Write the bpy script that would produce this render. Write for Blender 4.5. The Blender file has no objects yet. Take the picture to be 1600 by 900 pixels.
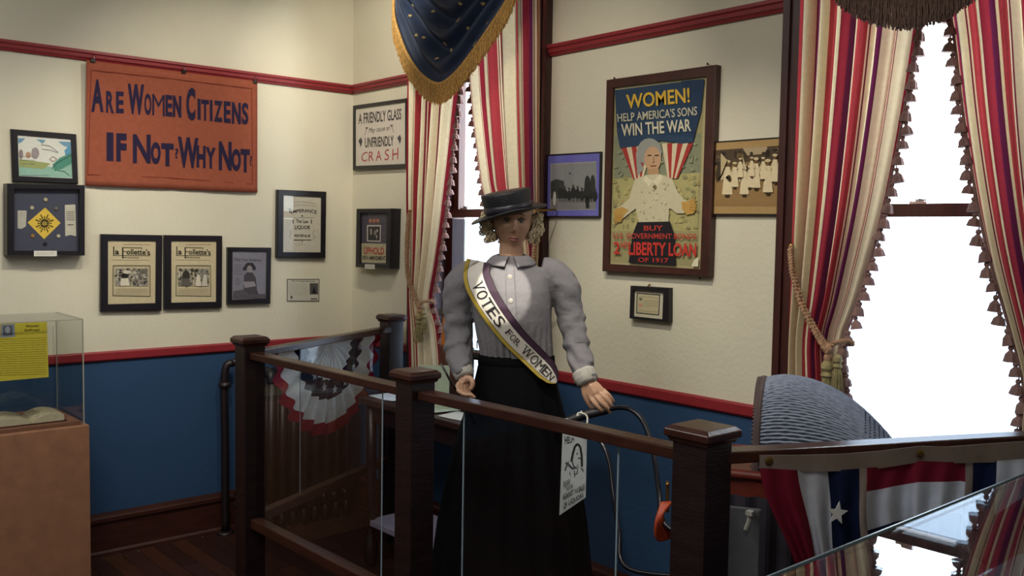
import bpy, math, random
from mathutils import Vector, Matrix, noise
random.seed(7)
V = Vector; PI = math.pi
sc = bpy.context.scene; COL = sc.collection

# ---------------------------------------------------------------- camera
FPX = 1457.6
CR = V((0.65707636, 0.75365628, 0.0159018)); CU = V((-0.05587176, 0.02765338, 0.99805493)); CF = V((-0.75175063, 0.65668676, -0.06027849))
CC = V((4.9498, -3.0196, 1.705))
cam = bpy.data.cameras.new('camera'); camo = bpy.data.objects.new('camera', cam); COL.objects.link(camo)
cam.sensor_width = 36; cam.lens = FPX / 1600 * 36; cam.clip_start = .02
m = Matrix.Identity(4)
for i in range(3):
    m[i][0] = CR[i]; m[i][1] = CU[i]; m[i][2] = -CF[i]; m[i][3] = CC[i]
camo.matrix_world = m; sc.camera = camo

# ---------------------------------------------------------------- sky, lamps, exposure
w = bpy.data.worlds.new('overcast_sky'); sc.world = w; w.use_nodes = True
bg = w.node_tree.nodes['Background']; bg.inputs[0].default_value = (.84, .93, 1, 1); bg.inputs[1].default_value = 12.0
sc.view_settings.view_transform = 'Standard'; sc.view_settings.look = 'None'; sc.view_settings.gamma = 1
sc.view_settings.exposure = 0.0
sc.cycles.use_denoising = True
sc.cycles.max_bounces = 8; sc.cycles.transparent_max_bounces = 24; sc.cycles.caustics_reflective = False; sc.cycles.caustics_refractive = False
sc.cycles.sample_clamp_indirect = 4

def spot(name, loc, to, power, size, blend, col=(1, .92, .76), rad=.04):
    l = bpy.data.lights.new(name, 'SPOT'); l.energy = power; l.spot_size = math.radians(size); l.spot_blend = blend
    l.color = col; l.shadow_soft_size = rad
    o = bpy.data.objects.new(name, l); COL.objects.link(o); o.location = loc
    o.rotation_euler = (V(to) - V(loc)).to_track_quat('-Z', 'Y').to_euler()
    return o
spot('track_lamp_pictures', (1.75, -.95, 3.2), (0, -.80, 1.95), 78, 66, .8)
spot('track_lamp_pictures', (1.75, -1.75, 3.2), (0, -1.65, 1.30), 75, 60, .9)
spot('track_lamp_corner', (1.3, -.95, 3.3), (.25, -.0, 2.5), 70, 66, .9)
spot('track_lamp_poster', (3.0, -1.5, 3.2), (2.66, 0, 1.22), 92, 50, .9)
spot('fill_spot_riders', (2.5, -1.5, 3.2), (1.95, 0, 2.0), 42, 56, .9)  # extra unseen spot added to brighten the dim wall around the riders
spot('track_lamp_mannequin', (3.15, -1.0, 3.2), (2.62, -.62, 1.0), 62, 30, .8, rad=.03)
spot('track_lamp_chest', (3.55, -1.9, 3.2), (2.400, -.835, 1.515), 430, 5.0, .12, rad=.008)
def fill_light(name, loc, power, sx, sy, col):
    l = bpy.data.lights.new(name, 'AREA'); l.energy = power; l.shape = 'RECTANGLE'; l.size = sx; l.size_y = sy; l.color = col
    o = bpy.data.objects.new(name, l); COL.objects.link(o); o.location = loc
fill_light('room_fill_light', (2.2, -2.9, 3.36), 48, 1.6, 1.2, (1, .97, .93))  # two unseen area lights added as ambient fill for the room
fill_light('room_fill_light', (4.6, -3.4, 3.36), 48, 1.6, 1.2, (1, .97, .93))

# ---------------------------------------------------------------- colour and material helpers
def lin(c):
    if isinstance(c, str):
        c = tuple(int(c[i:i+2], 16) / 255 for i in (0, 2, 4))
    return tuple(x / 12.92 if x <= .04045 else ((x + .055) / 1.055) ** 2.4 for x in c[:3])
_m = {}
def mat(name, col, rough=.6, metal=0, var=.12, scale=20, bump=0, bscale=None, trans=0, spec=.5, stretch=(1, 1, 1), coat=0, attr=False, coords='Object'):
    if name in _m: return _m[name]
    M = bpy.data.materials.new(name); M.use_nodes = True; nt = M.node_tree; N = nt.nodes; L = nt.links
    b = N['Principled BSDF']; b.inputs['Roughness'].default_value = rough; b.inputs['Metallic'].default_value = metal
    b.inputs['Specular IOR Level'].default_value = spec; b.inputs['Coat Weight'].default_value = coat
    tc = N.new('ShaderNodeTexCoord'); mp = N.new('ShaderNodeMapping'); mp.inputs['Scale'].default_value = stretch
    L.new(tc.outputs[coords], mp.inputs[0])
    nz = N.new('ShaderNodeTexNoise'); nz.inputs['Scale'].default_value = scale; nz.inputs['Detail'].default_value = 6
    L.new(mp.outputs[0], nz.inputs[0])
    mx = N.new('ShaderNodeMixRGB'); mx.blend_type = 'MULTIPLY'; mx.inputs[0].default_value = 1
    if attr:
        a = N.new('ShaderNodeAttribute'); a.attribute_name = 'Col'; L.new(a.outputs[0], mx.inputs[1])
    else:
        mx.inputs[1].default_value = (*lin(col), 1)
    rp = N.new('ShaderNodeMapRange'); rp.inputs[3].default_value = 1 - var; rp.inputs[4].default_value = 1 + var
    rp.inputs[1].default_value = .3; rp.inputs[2].default_value = .7
    L.new(nz.outputs[0], rp.inputs[0]); L.new(rp.outputs[0], mx.inputs[2]); L.new(mx.outputs[0], b.inputs[0])
    if bump:
        n2 = N.new('ShaderNodeTexNoise'); n2.inputs['Scale'].default_value = bscale or scale * 4; n2.inputs['Detail'].default_value = 4
        L.new(mp.outputs[0], n2.inputs[0]); bp = N.new('ShaderNodeBump'); bp.inputs[0].default_value = bump; bp.inputs[1].default_value = .01
        L.new(n2.outputs[0], bp.inputs['Height']); L.new(bp.outputs[0], b.inputs['Normal'])
    if trans:
        tr = N.new('ShaderNodeBsdfTranslucent'); L.new(mx.outputs[0], tr.inputs[0]); ms = N.new('ShaderNodeMixShader'); ms.inputs[0].default_value = trans
        L.new(b.outputs[0], ms.inputs[1]); L.new(tr.outputs[0], ms.inputs[2]); L.new(ms.outputs[0], N['Material Output'].inputs[0])
    _m[name] = M; return M
def schlick(N, L, f0):          # reflectance of a pane, the same from both sides
    lw = N.new('ShaderNodeLayerWeight'); lw.inputs[0].default_value = .5
    p = N.new('ShaderNodeMath'); p.operation = 'POWER'; p.inputs[1].default_value = 5; L.new(lw.outputs['Facing'], p.inputs[0])
    q = N.new('ShaderNodeMath'); q.operation = 'MULTIPLY_ADD'; q.inputs[1].default_value = 1 - f0; q.inputs[2].default_value = f0; L.new(p.outputs[0], q.inputs[0]); return q
def glassmat(name, tint=(1, 1, 1), rough=0, ior=1.45):
    if name in _m: return _m[name]
    M = bpy.data.materials.new(name); M.use_nodes = True; nt = M.node_tree; N = nt.nodes; L = nt.links
    N.remove(N['Principled BSDF'])
    t = N.new('ShaderNodeBsdfTransparent'); t.inputs[0].default_value = (*tint, 1); g = N.new('ShaderNodeBsdfGlossy'); g.inputs['Roughness'].default_value = rough
    f = schlick(N, L, ((ior - 1) / (ior + 1)) ** 2); x = N.new('ShaderNodeMixShader')
    L.new(f.outputs[0], x.inputs[0]); L.new(t.outputs[0], x.inputs[1]); L.new(g.outputs[0], x.inputs[2]); L.new(x.outputs[0], N['Material Output'].inputs[0])
    _m[name] = M; return M
GLASS = glassmat('clear_glass'); ACRY = glassmat('acrylic', (.97, .98, .97))
DWOOD = mat('dark_walnut', '1d1011', .38, var=.35, scale=9, stretch=(1, 1, 6), bump=.15)
RAILW = mat('rail_walnut', '381e17', .28, var=.3, scale=12, bump=.1)
CASING = mat('casing_mahogany', '3c1c19', .4, var=.3, scale=8, stretch=(6, 6, .7))
BASEB = mat('baseboard_wood', '3a1d17', .4, var=.3, scale=6, stretch=(1, 1, 8))
REDP = mat('red_trim_paint', '86242b', .45, var=.08, scale=30)
BLACKF = mat('black_frame_wood', '15121a', .35, var=.2, scale=30)
BROWNF = mat('brown_frame_wood', '3b1c16', .4, var=.3, scale=20)
PRINT = mat('printed_paper', 'ffffff', .75, var=.05, scale=60, attr=True, spec=.2)
CLOTHP = mat('dyed_cotton', 'ffffff', .9, var=.07, scale=40, attr=True, trans=.3, spec=.1, bump=.1, bscale=400)
DRAPE = mat('drape_cotton', 'ffffff', .85, var=.06, scale=60, attr=True, trans=.2, spec=.15, bump=.15, bscale=700)
BUNT = mat('bunting_cotton', 'ffffff', .85, var=.08, scale=30, attr=True, trans=.22, spec=.1)
METAL = mat('steel', 'b8b8bc', .3, 1, var=.1)
BRASS = mat('aged_brass', '9a7b45', .4, 1, var=.2)
BLACKM = mat('black_enamel', '0c0c10', .22, var=.1, coat=.5)

# ---------------------------------------------------------------- mesh builder
class MB:
    def __init__(s): s.v = []; s.f = []; s.c = []; s.col = None
    def addv(s, p): s.v.append(V(p)); return len(s.v) - 1
    def face(s, idx, c=None): s.f.append(tuple(idx)); s.c.append(c or s.col or (1, 1, 1))
    def poly(s, pts, c=None): s.face([s.addv(p) for p in pts], c)
    def box(s, c, d, R=None, c_=None, top=1.0):
        c = V(c); R = R or Matrix.Identity(3); k = len(s.v)
        for z in (-.5, .5):
            for x, y in ((-.5, -.5), (.5, -.5), (.5, .5), (-.5, .5)):
                q = top if z > 0 else 1
                s.v.append(c + R @ V((x * d[0] * q, y * d[1] * q, z * d[2])))
        for f in ((3, 2, 1, 0), (4, 5, 6, 7), (0, 1, 5, 4), (1, 2, 6, 5), (2, 3, 7, 6), (3, 0, 4, 7)): s.face([k + i for i in f], c_)
    def bar(s, a, b, wd, h, c_=None):           # box beam between two points, top flat
        a = V(a); b = V(b); d = (b - a); L = d.length; x = d / L; y = V((0, 0, 1)).cross(x).normalized(); z = x.cross(y)
        R = Matrix((x, y, z)).transposed(); s.box((a + b) / 2, (L, wd, h), R, c_)
    def loft(s, rings, cap=True, c_=None, closed=True):
        k = len(s.v); n = len(rings[0])
        for r in rings: s.v += [V(p) for p in r]
        for i in range(len(rings) - 1):
            for j in range(n if closed else n - 1):
                a = k + i * n + j; b = k + i * n + (j + 1) % n
                s.face((a, b, b + n, a + n), c_)
        if cap:
            s.face([k + j for j in range(n)][::-1], c_); s.face([k + (len(rings) - 1) * n + j for j in range(n)], c_)
    def tube(s, pts, rad, n=8, c_=None, flat=1.0):
        pts = [V(p) for p in pts]; N = len(pts)
        if not isinstance(rad, (list, tuple)): rad = [rad] * N
        t0 = (pts[1] - pts[0]).normalized(); u = t0.orthogonal().normalized(); rings = []
        for i, p in enumerate(pts):
            t = (pts[min(i + 1, N - 1)] - pts[max(i - 1, 0)]).normalized()
            u = (u - t * u.dot(t)).normalized(); v = t.cross(u)
            rings.append([p + (u * math.cos(2 * PI * j / n) + v * math.sin(2 * PI * j / n) * flat) * rad[i] for j in range(n)])
        s.loft(rings, True, c_)
    def lathe(s, prof, c=(0, 0, 0), n=14, c_=None, sx=1, sy=1, R=None):
        c = V(c); R = R or Matrix.Identity(3)
        s.loft([[c + R @ V((r * sx * math.cos(2 * PI * j / n), r * sy * math.sin(2 * PI * j / n), z)) for j in range(n)] for r, z in prof], True, c_)
    def ball(s, c, r, n=10, c_=None):
        rr = r if isinstance(r, (tuple, list)) else (r, r, r); c = V(c)
        s.loft([[c + V((rr[0] * math.sin(a) * math.cos(2 * PI * j / n), rr[1] * math.sin(a) * math.sin(2 * PI * j / n), -rr[2] * math.cos(a))) for j in range(n)]
                for a in [PI * (i + .04) / (n - 1 + .08) for i in range(n)]], True, c_)
    def grid(s, fn, nu, nv, cf=None):
        k = len(s.v)
        for i in range(nu + 1):
            for j in range(nv + 1): s.v.append(V(fn(i / nu, j / nv)))
        for i in range(nu):
            for j in range(nv):
                a = k + i * (nv + 1) + j
                s.face((a, a + nv + 1, a + nv + 2, a + 1), cf((i + .5) / nu, (j + .5) / nv) if cf else None)
WM = {}
def obj(name, mb, material, parent=None, smooth=False, solid=0, bevel=0, kind=None, label=None, color=False, origin=None):
    me = bpy.data.meshes.new(name)
    if parent is not None: Mi = WM[parent].inverted()
    else:
        if origin is None:
            zs = min(p.z for p in mb.v); cx = (min(p.x for p in mb.v) + max(p.x for p in mb.v)) / 2; cy = (min(p.y for p in mb.v) + max(p.y for p in mb.v)) / 2
            origin = V((cx, cy, zs))
        Mi = Matrix.Translation(-V(origin))
    me.from_pydata([Mi @ p for p in mb.v], [], mb.f); me.materials.append(material)
    if color:
        a = me.color_attributes.new('Col', 'FLOAT_COLOR', 'CORNER'); li = 0; buf = []
        for f, c in zip(mb.f, mb.c):
            for _ in f: buf += [*c, 1]
        a.data.foreach_set('color', buf)
    if smooth: me.shade_smooth() if hasattr(me, 'shade_smooth') else None
    me.update()
    o = bpy.data.objects.new(name, me); COL.objects.link(o)
    if parent is not None: o.parent = parent; WM[o] = WM[parent]
    else: o.location = origin; WM[o] = Matrix.Translation(V(origin))
    if bevel:
        b = o.modifiers.new('bevel', 'BEVEL'); b.width = bevel; b.segments = 2; b.limit_method = 'ANGLE'
    if solid:
        b = o.modifiers.new('solidify', 'SOLIDIFY'); b.thickness = solid; b.offset = 0
    if kind: o['kind'] = kind
    if label: o['label'] = label
    return o
def thing(name, label, cat, loc, rotz=0, group=None):
    o = bpy.data.objects.new(name, None); COL.objects.link(o); o.location = loc; o.rotation_euler = (0, 0, rotz); o.empty_display_size = .1
    o['label'] = label; o['category'] = cat
    if group: o['group'] = group
    WM[o] = Matrix.Translation(V(loc)) @ Matrix.Rotation(rotz, 4, 'Z'); return o
def tag(o, label, cat, group=None):
    o['label'] = label; o['category'] = cat
    if group: o['group'] = group
    return o
def struct(name, mb, material, **k): return obj(name, mb, material, kind='structure', **k)
def place(name, src, parent, loc, R=None, label=None):     # copy sharing mesh data, world placement
    o = src.copy(); o.name = name; COL.objects.link(o); o.parent = parent
    Mw = Matrix.Translation(V(loc)) @ (R.to_4x4() if R else Matrix.Identity(4))
    o.matrix_basis = WM[parent].inverted() @ Mw
    return o
# measured directions turned into points on real planes
def ray(x, y): return CF + CR * ((x - 800) / FPX) + CU * ((450 - y) / FPX)
def PA(x, y, off=0.0): d = ray(x, y); return CC + d * ((off - CC.x) / d.x)      # wall with the banner
def PB(x, y, off=0.0): d = ray(x, y); return CC + d * ((-off - CC.y) / d.y)     # wall with the windows
def PD(x, y, D): return CC + ray(x, y) * D
def PZ(x, y, z): d = ray(x, y); return CC + d * ((z - CC.z) / d.z)
def PP(x, y, p0, n): d = ray(x, y); return CC + d * ((V(p0) - CC).dot(V(n)) / d.dot(V(n)))
def lerp(a, b, t): return a + (b - a) * t
def interp(tab, x):
    if x <= tab[0][0]: return tab[0][1]
    for (a, fa), (b, fb) in zip(tab, tab[1:]):
        if x <= b: t = (x - a) / (b - a); return fa + (fb - fa) * t
    return tab[-1][1]
def smooth_pts(P, n=6):
    P = [V(p) for p in P]; out = []
    for i in range(len(P) - 1):
        a = P[max(i - 1, 0)]; b = P[i]; c = P[i + 1]; d = P[min(i + 2, len(P) - 1)]
        for k in range(n):
            t = k / n; out.append(.5 * (2 * b + (c - a) * t + (2 * a - 5 * b + 4 * c - d) * t * t + (3 * b - a - 3 * c + d) * t ** 3))
    out.append(P[-1]); return out

# ================================================================ THE SETTING
RX, RY, CH = 6.4, -5.6, 3.4
W1a, W1b, W2a, W2b, SILL, HEAD = .76, 1.63, 3.12, 4.02, .80, 2.95
def wall_mat():
    M = mat('cream_wall_paint', 'cfcab6', .75, var=.03, scale=3, bump=.14, bscale=55)
    nt = M.node_tree; N = nt.nodes; L = nt.links; b = N['Principled BSDF']; src = b.inputs[0].links[0].from_node
    g = N.new('ShaderNodeNewGeometry'); s = N.new('ShaderNodeSeparateXYZ'); L.new(g.outputs['Position'], s.inputs[0])
    c = N.new('ShaderNodeMath'); c.operation = 'LESS_THAN'; c.inputs[1].default_value = 1.03; L.new(s.outputs['Z'], c.inputs[0])
    x = N.new('ShaderNodeMixRGB'); L.new(c.outputs[0], x.inputs[0]); L.new(src.outputs[0], x.inputs[1]); x.inputs[2].default_value = (*lin('1f4064'), 1)
    L.new(x.outputs[0], b.inputs[0]); return M
WALL = wall_mat(); CEIL = mat('ceiling_plaster', 'd8d2bd', .9, var=.03)
def slab(x0, x1, y0, y1, z0, z1): mb = MB(); mb.box(((x0+x1)/2, (y0+y1)/2, (z0+z1)/2), (x1-x0, y1-y0, z1-z0)); return mb
struct('wall_left', slab(-.2, 0, RY, .28, 0, CH), WALL)
mb = MB()
for x0, x1, z0, z1 in ((0, W1a, 0, CH), (W1b, W2a, 0, CH), (W2b, RX, 0, CH), (W1a, W1b, 0, SILL), (W1a, W1b, HEAD, CH), (W2a, W2b, 0, SILL), (W2a, W2b, HEAD, CH)):
    mb.box(((x0+x1)/2, .14, (z0+z1)/2), (x1-x0, .28, z1-z0))
struct('wall_back', mb, WALL)
struct('wall_right', slab(RX, RX+.2, RY, .28, 0, CH), WALL); struct('wall_front', slab(0, RX, RY-.2, RY, 0, CH), WALL)
struct('ceiling', slab(-.2, RX+.2, RY-.2, .28, CH, CH+.15), CEIL)
fl = struct('floor', slab(0, RX, RY, 0, -.15, -.022), mat('subfloor', '2a1a14', .7))
# floor boards: each its own piece along X, cheap shared meshes
PL = [mat('floor_board_%s' % n, c, .38, var=.25, scale=5, stretch=(.6, 12, 1), bump=.08) for n, c in (('brown', '37201a'), ('russet', '402418'), ('umber', '2f1b16'))]
bw = .088; pm = []
for k in range(3):
    q = MB(); q.box((0, 0, -.011), (1.6, bw - .003, .022)); o = obj('plank', q, PL[k], fl, bevel=0); pm.append(o)
    me = o.data
    for v in me.vertices: pass
srcs = pm; row = 0; y = -bw / 2; first = {}
while y > -3.6:
    x0 = -random.random() * 1.5
    while x0 < 4.9:
        a, b_ = max(x0, 0.0), min(x0 + 1.6, 5.0)
        if b_ - a > .05:
            k = random.randrange(3)
            s_ = srcs[k]
            if k not in first: o = s_; first[k] = 1
            else: o = s_.copy(); COL.objects.link(o); o.parent = fl
            o.matrix_basis = WM[fl].inverted() @ Matrix.Translation(((a + b_) / 2, y, 0)) @ Matrix.Diagonal(((b_ - a - .003) / 1.6, 1, 1, 1))
            for v in (): pass
        x0 += 1.6
    y -= bw
for s_ in srcs:    # meshes were built in the floor's local frame: recentre
    Mi = WM[fl].inverted(); off = Mi @ V((0, 0, 0))
    for v in s_.data.vertices: v.co -= off
struct('floor_rear', slab(0, RX, RY, y + bw / 2, -.022, 0), PL[0]); struct('floor_side', slab(5.0, RX, y + bw / 2, 0, -.022, 0), PL[0])
# trims
def prof_trim(name, wall, prof, matl, a, b):
    # prof: list of (z, depth)
    m_ = MB(); rings = []
    for s in (a, b):
        rings.append([(d, s, z) if wall == 'A' else (s, -d, z) for z, d in prof])
    m_.loft(rings, True); return struct(name, m_, matl)
RAILP = [(2.521, 0), (2.521, .012), (2.530, .016), (2.535, .024), (2.550, .026), (2.556, .034), (2.569, .034), (2.569, 0)]
CHP = [(1.010, 0), (1.010, .010), (1.018, .016), (1.052, .016), (1.060, .010), (1.060, 0)]
BBP = [(0, 0), (0, .034), (.018, .034), (.028, .022), (.17, .022), (.18, .034), (.198, .034), (.206, .022), (.221, .018), (.221, 0)]
prof_trim('trim_1', 'A', RAILP, REDP, RY, 0); prof_trim('trim_2', 'A', CHP, REDP, RY, 0); prof_trim('baseboard_left', 'A', BBP, BASEB, RY, 0)
i_ = 3
for a, b in ((.034, W1a - .13), (W1b + .12, W2a - .12), (W2b + .12, RX)):
    prof_trim('trim_%d' % i_, 'B', RAILP, REDP, a, b); prof_trim('trim_%d' % (i_ + 1), 'B', CHP, REDP, a, b); i_ += 2
prof_trim('baseboard_back', 'B', BBP, BASEB, .034, RX)
# windows
FROST = glassmat('lower_sash_film', (.43, .46, .50), .05)
def window(n, a, b):
    wn = MB(); cw = .12
    for x0, x1, z0, z1 in ((a - cw, a, SILL - .1, HEAD + cw), (b, b + cw, SILL - .1, HEAD + cw), (a, b, HEAD, HEAD + cw)):
        wn.box(((x0+x1)/2, -.012, (z0+z1)/2), (x1-x0, .024, z1-z0))
        if x1 - x0 < .2:
            wn.box(((x0+x1)/2 + (.045 if x0 >= b else -.045), -.018, (z0+z1)/2), (.028, .036, z1-z0)); wn.box(((x0+x1)/2 , -.015, (z0+z1)/2), (.03, .03, z1-z0))
    root = struct('window_%d' % n, wn, CASING)
    q = MB(); q.box(((a+b)/2, -.02, SILL - .018), (b - a + .3, .09, .035)); q.box(((a+b)/2, .08, SILL + .005), (b - a, .16, .02)); obj('window_sill', q, CASING, root)
    q = MB()
    for x in (a + .008, b - .008): q.box((x, .13, (SILL+HEAD)/2), (.016, .26, HEAD - SILL))
    obj('jamb', q, CASING, root)
    mid = 1.800
    q = MB(); s = .05
    q.box(((a+b)/2, .155, mid), (b-a-.03, .04, .045)); q.box(((a+b)/2, .155, SILL + .04), (b-a-.03, .035, .08))
    for x in (a + .04, b - .04): q.box((x, .155, (SILL+mid)/2), (s, .035, mid - SILL))
    lo = obj('lower_sash', q, CASING, root)
    q = MB(); q.box(((a+b)/2, .155, (SILL+mid)/2 + .02), (b-a-.1, .005, mid - SILL - .1)); obj('pane', q, FROST, lo)
    q = MB()
    q.box(((a+b)/2, .195, HEAD - .03), (b-a-.03, .035, .06)); q.box(((a+b)/2, .195, mid + .005), (b-a-.03, .035, .04))
    for x in (a + .04, b - .04): q.box((x, .195, (HEAD+mid)/2), (s, .035, HEAD - mid))
    up = obj('upper_sash', q, CASING, root)
    q = MB(); q.box(((a+b)/2, .195, (HEAD+mid)/2), (b-a-.1, .005, HEAD - mid - .06)); obj('pane', q, GLASS, up)
    q = MB(); lx = PB(1437 if n == 2 else 728, 322, -.15).x
    q.box((lx, .15, mid + .027), (.06, .03, .008)); q.lathe([(.014, 0), (.016, .006), (.008, .012)], (lx, .15, mid + .03)); q.bar((lx - .01, .145, mid + .038), (lx + .035, .13, mid + .034), .01, .006)
    obj('sash_lock', q, METAL, root, smooth=False)
    return root
window(1, W1a, W1b); window(2, W2a, W2b)

# ================================================================ PRINTED SHEETS
_gl = {}
def glyphs(s, bold=0, shear=0, sp=1.0):
    key = (s, bold, shear, sp)
    if key in _gl: return _gl[key]
    cu = bpy.data.curves.new('t', 'FONT'); cu.body = s; cu.size = 1; cu.offset = bold; cu.shear = shear; cu.resolution_u = 3; cu.space_character = sp
    o = bpy.data.objects.new('t', cu); me = bpy.data.meshes.new_from_object(o)
    vs = [v.co.copy() for v in me.vertices]; fs = [tuple(p.vertices) for p in me.polygons]
    bpy.data.objects.remove(o); bpy.data.curves.remove(cu); bpy.data.meshes.remove(me)
    x0 = min(v.x for v in vs); x1 = max(v.x for v in vs); y0 = min(v.y for v in vs); y1 = max(v.y for v in vs)
    vs = [((v.x-x0)/(x1-x0), (v.y-y0)/(y1-y0)) for v in vs]
    _gl[key] = (vs, fs); return _gl[key]
class Sheet:
    """flat print: shapes given in measured coordinates, laid on the sheet's own plane"""
    def __init__(s, wall, off, tr=None):
        s.mb = MB(); s.wall = wall; s.off = off; s.tr = tr or (lambda x, y: (x, y)); s.k = 0
    def P(s, x, y, lift):
        x, y = s.tr(x, y)
        f = s.wall if callable(s.wall) else (PA if s.wall == 'A' else PB)
        return f(x, y, s.off + lift)
    def poly(s, pts, c):
        s.k += 1; l = .0004 * s.k if s.k < 3 else .0008 + .00012 * (s.k - 2)
        s.mb.poly([s.P(x, y, l) for x, y in pts], lin(c)); return s
    def ell(s, cx, cy, rx, ry, c, n=16): return s.poly([(cx + rx * math.cos(2*PI*i/n), cy + ry * math.sin(2*PI*i/n)) for i in range(n)], c)
    def line(s, pts, wd, c):
        for (a, b), (d, e) in zip(pts, pts[1:]):
            L = math.hypot(d-a, e-b) or 1; nx, ny = -(e-b)/L*wd/2, (d-a)/L*wd/2
            s.poly([(a+nx, b+ny), (d+nx, e+ny), (d-nx, e-ny), (a-nx, b-ny)], c); s.k -= 1
        s.k += 1; return s
    def ring(s, q, wd, c): return s.line(q + [q[0]], wd, c)
    def text(s, t, q, c, bold=0, shear=0, sp=1.0, arc=0):
        # q: TL, TR, BR, BL
        vs, fs = glyphs(t, bold, shear, sp); s.k += 1; l = .0008 + .00012 * s.k; base = len(s.mb.v)
        for u, v in vs:
            tx = lerp(q[0][0], q[1][0], u); ty = lerp(q[0][1], q[1][1], u); bx = lerp(q[3][0], q[2][0], u); by = lerp(q[3][1], q[2][1], u)
            dy = -arc * (1 - (2*u-1)**2)
            s.mb.v.append(V(s.P(lerp(bx, tx, v), lerp(by, ty, v) + dy, l)))
        for f in fs: s.mb.face([base + i for i in f], lin(c))
        return s
    def scribble(s, x0, y0, x1, y1, rows, c, wd=.6, slope=0, seed=1, seg=7):
        r = random.Random(seed)
        for i in range(rows):
            y = lerp(y0, y1, (i + .5) / rows); x = x0
            while x < x1 - 1:
                e = min(x1, x + r.uniform(.5, 1.6) * seg / 2)
                s.poly([(x, y + slope*(x-x0) - wd/2), (e, y + slope*(e-x0) - wd/2), (e, y + slope*(e-x0) + wd/2), (x, y + slope*(x-x0) + wd/2)], c); s.k -= 1
                x = e + r.uniform(.2, .5) * seg / 3
        s.k += 1; return s
    def speck(s, q, n, cols, r0, seed=1):
        r = random.Random(seed)
        for i in range(n):
            u, v = r.random(), r.random()
            x = lerp(lerp(q[0][0], q[1][0], u), lerp(q[3][0], q[2][0], u), v); y = lerp(lerp(q[0][1], q[1][1], u), lerp(q[3][1], q[2][1], u), v)
            a = r.uniform(.4, 1) * r0; b = r.uniform(.4, 1) * r0; k = 6
            s.poly([(x + a * math.cos(2*PI*j/k + i), y + b * math.sin(2*PI*j/k + i)) for j in range(k)], r.choice(cols)); s.k -= (i % 4 != 0)
        return s
    def done(s, parent, name='print', label=None): return obj(name, s.mb, PRINT, parent, color=True, label=label)
def zt(ox, oy, sc_): return lambda x, y: (ox + x / sc_, oy + y / sc_)

def frame(name, label, cat, wall, outer, inner, depth, fm, paper='c8c4b0', group=None, glass=True, tr=None, recess=None, tilt=0):
    """outer / inner: measured corners TL, TR, BR, BL of the front face"""
    f = PA if wall == 'A' else PB; tr = tr or (lambda x, y: (x, y)); rec = recess or .006
    O = [f(*tr(*p), depth) for p in outer]; I = [f(*tr(*p), depth) for p in inner]
    nrm = V((1, 0, 0)) if wall == 'A' else V((0, -1, 0))
    c = sum(O, V()) / 4; zmin = min(p.z for p in O)
    base = V((0.001, c.y, zmin)) if wall == 'A' else V((c.x, -0.001, zmin))
    t = thing(name, label, cat, base, PI/2 if wall == 'A' else 0, group)
    mb = MB()
    back = [p - nrm * (depth - .001) for p in O]; Ib = [p - nrm * rec for p in I]
    for i in range(4):
        j = (i + 1) % 4
        Om_i = O[i].lerp(I[i], .12); Om_j = O[j].lerp(I[j], .12)
        O2i = O[i] - nrm * .004; O2j = O[j] - nrm * .004
        mb.poly([O2i, O2j, Om_j, Om_i]); mb.poly([Om_i, Om_j, I[j], I[i]]); mb.poly([back[i], back[j], O2j, O2i]); mb.poly([I[i], I[j], Ib[j], Ib[i]])
    mb.poly(back[::-1])
    obj('moulding', mb, fm, t)
    mb = MB(); mb.poly(Ib, lin(paper)); mb.poly([p - nrm * .003 for p in Ib][::-1], lin(paper))
    obj('backing', mb, PRINT, t, color=True)
    if glass:
        mb = MB(); g = [p + nrm * (rec * .7) for p in Ib]; mb.poly(g); obj('glass', mb, GLASS, t)
    t_off = depth - rec
    return t, t_off

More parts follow.
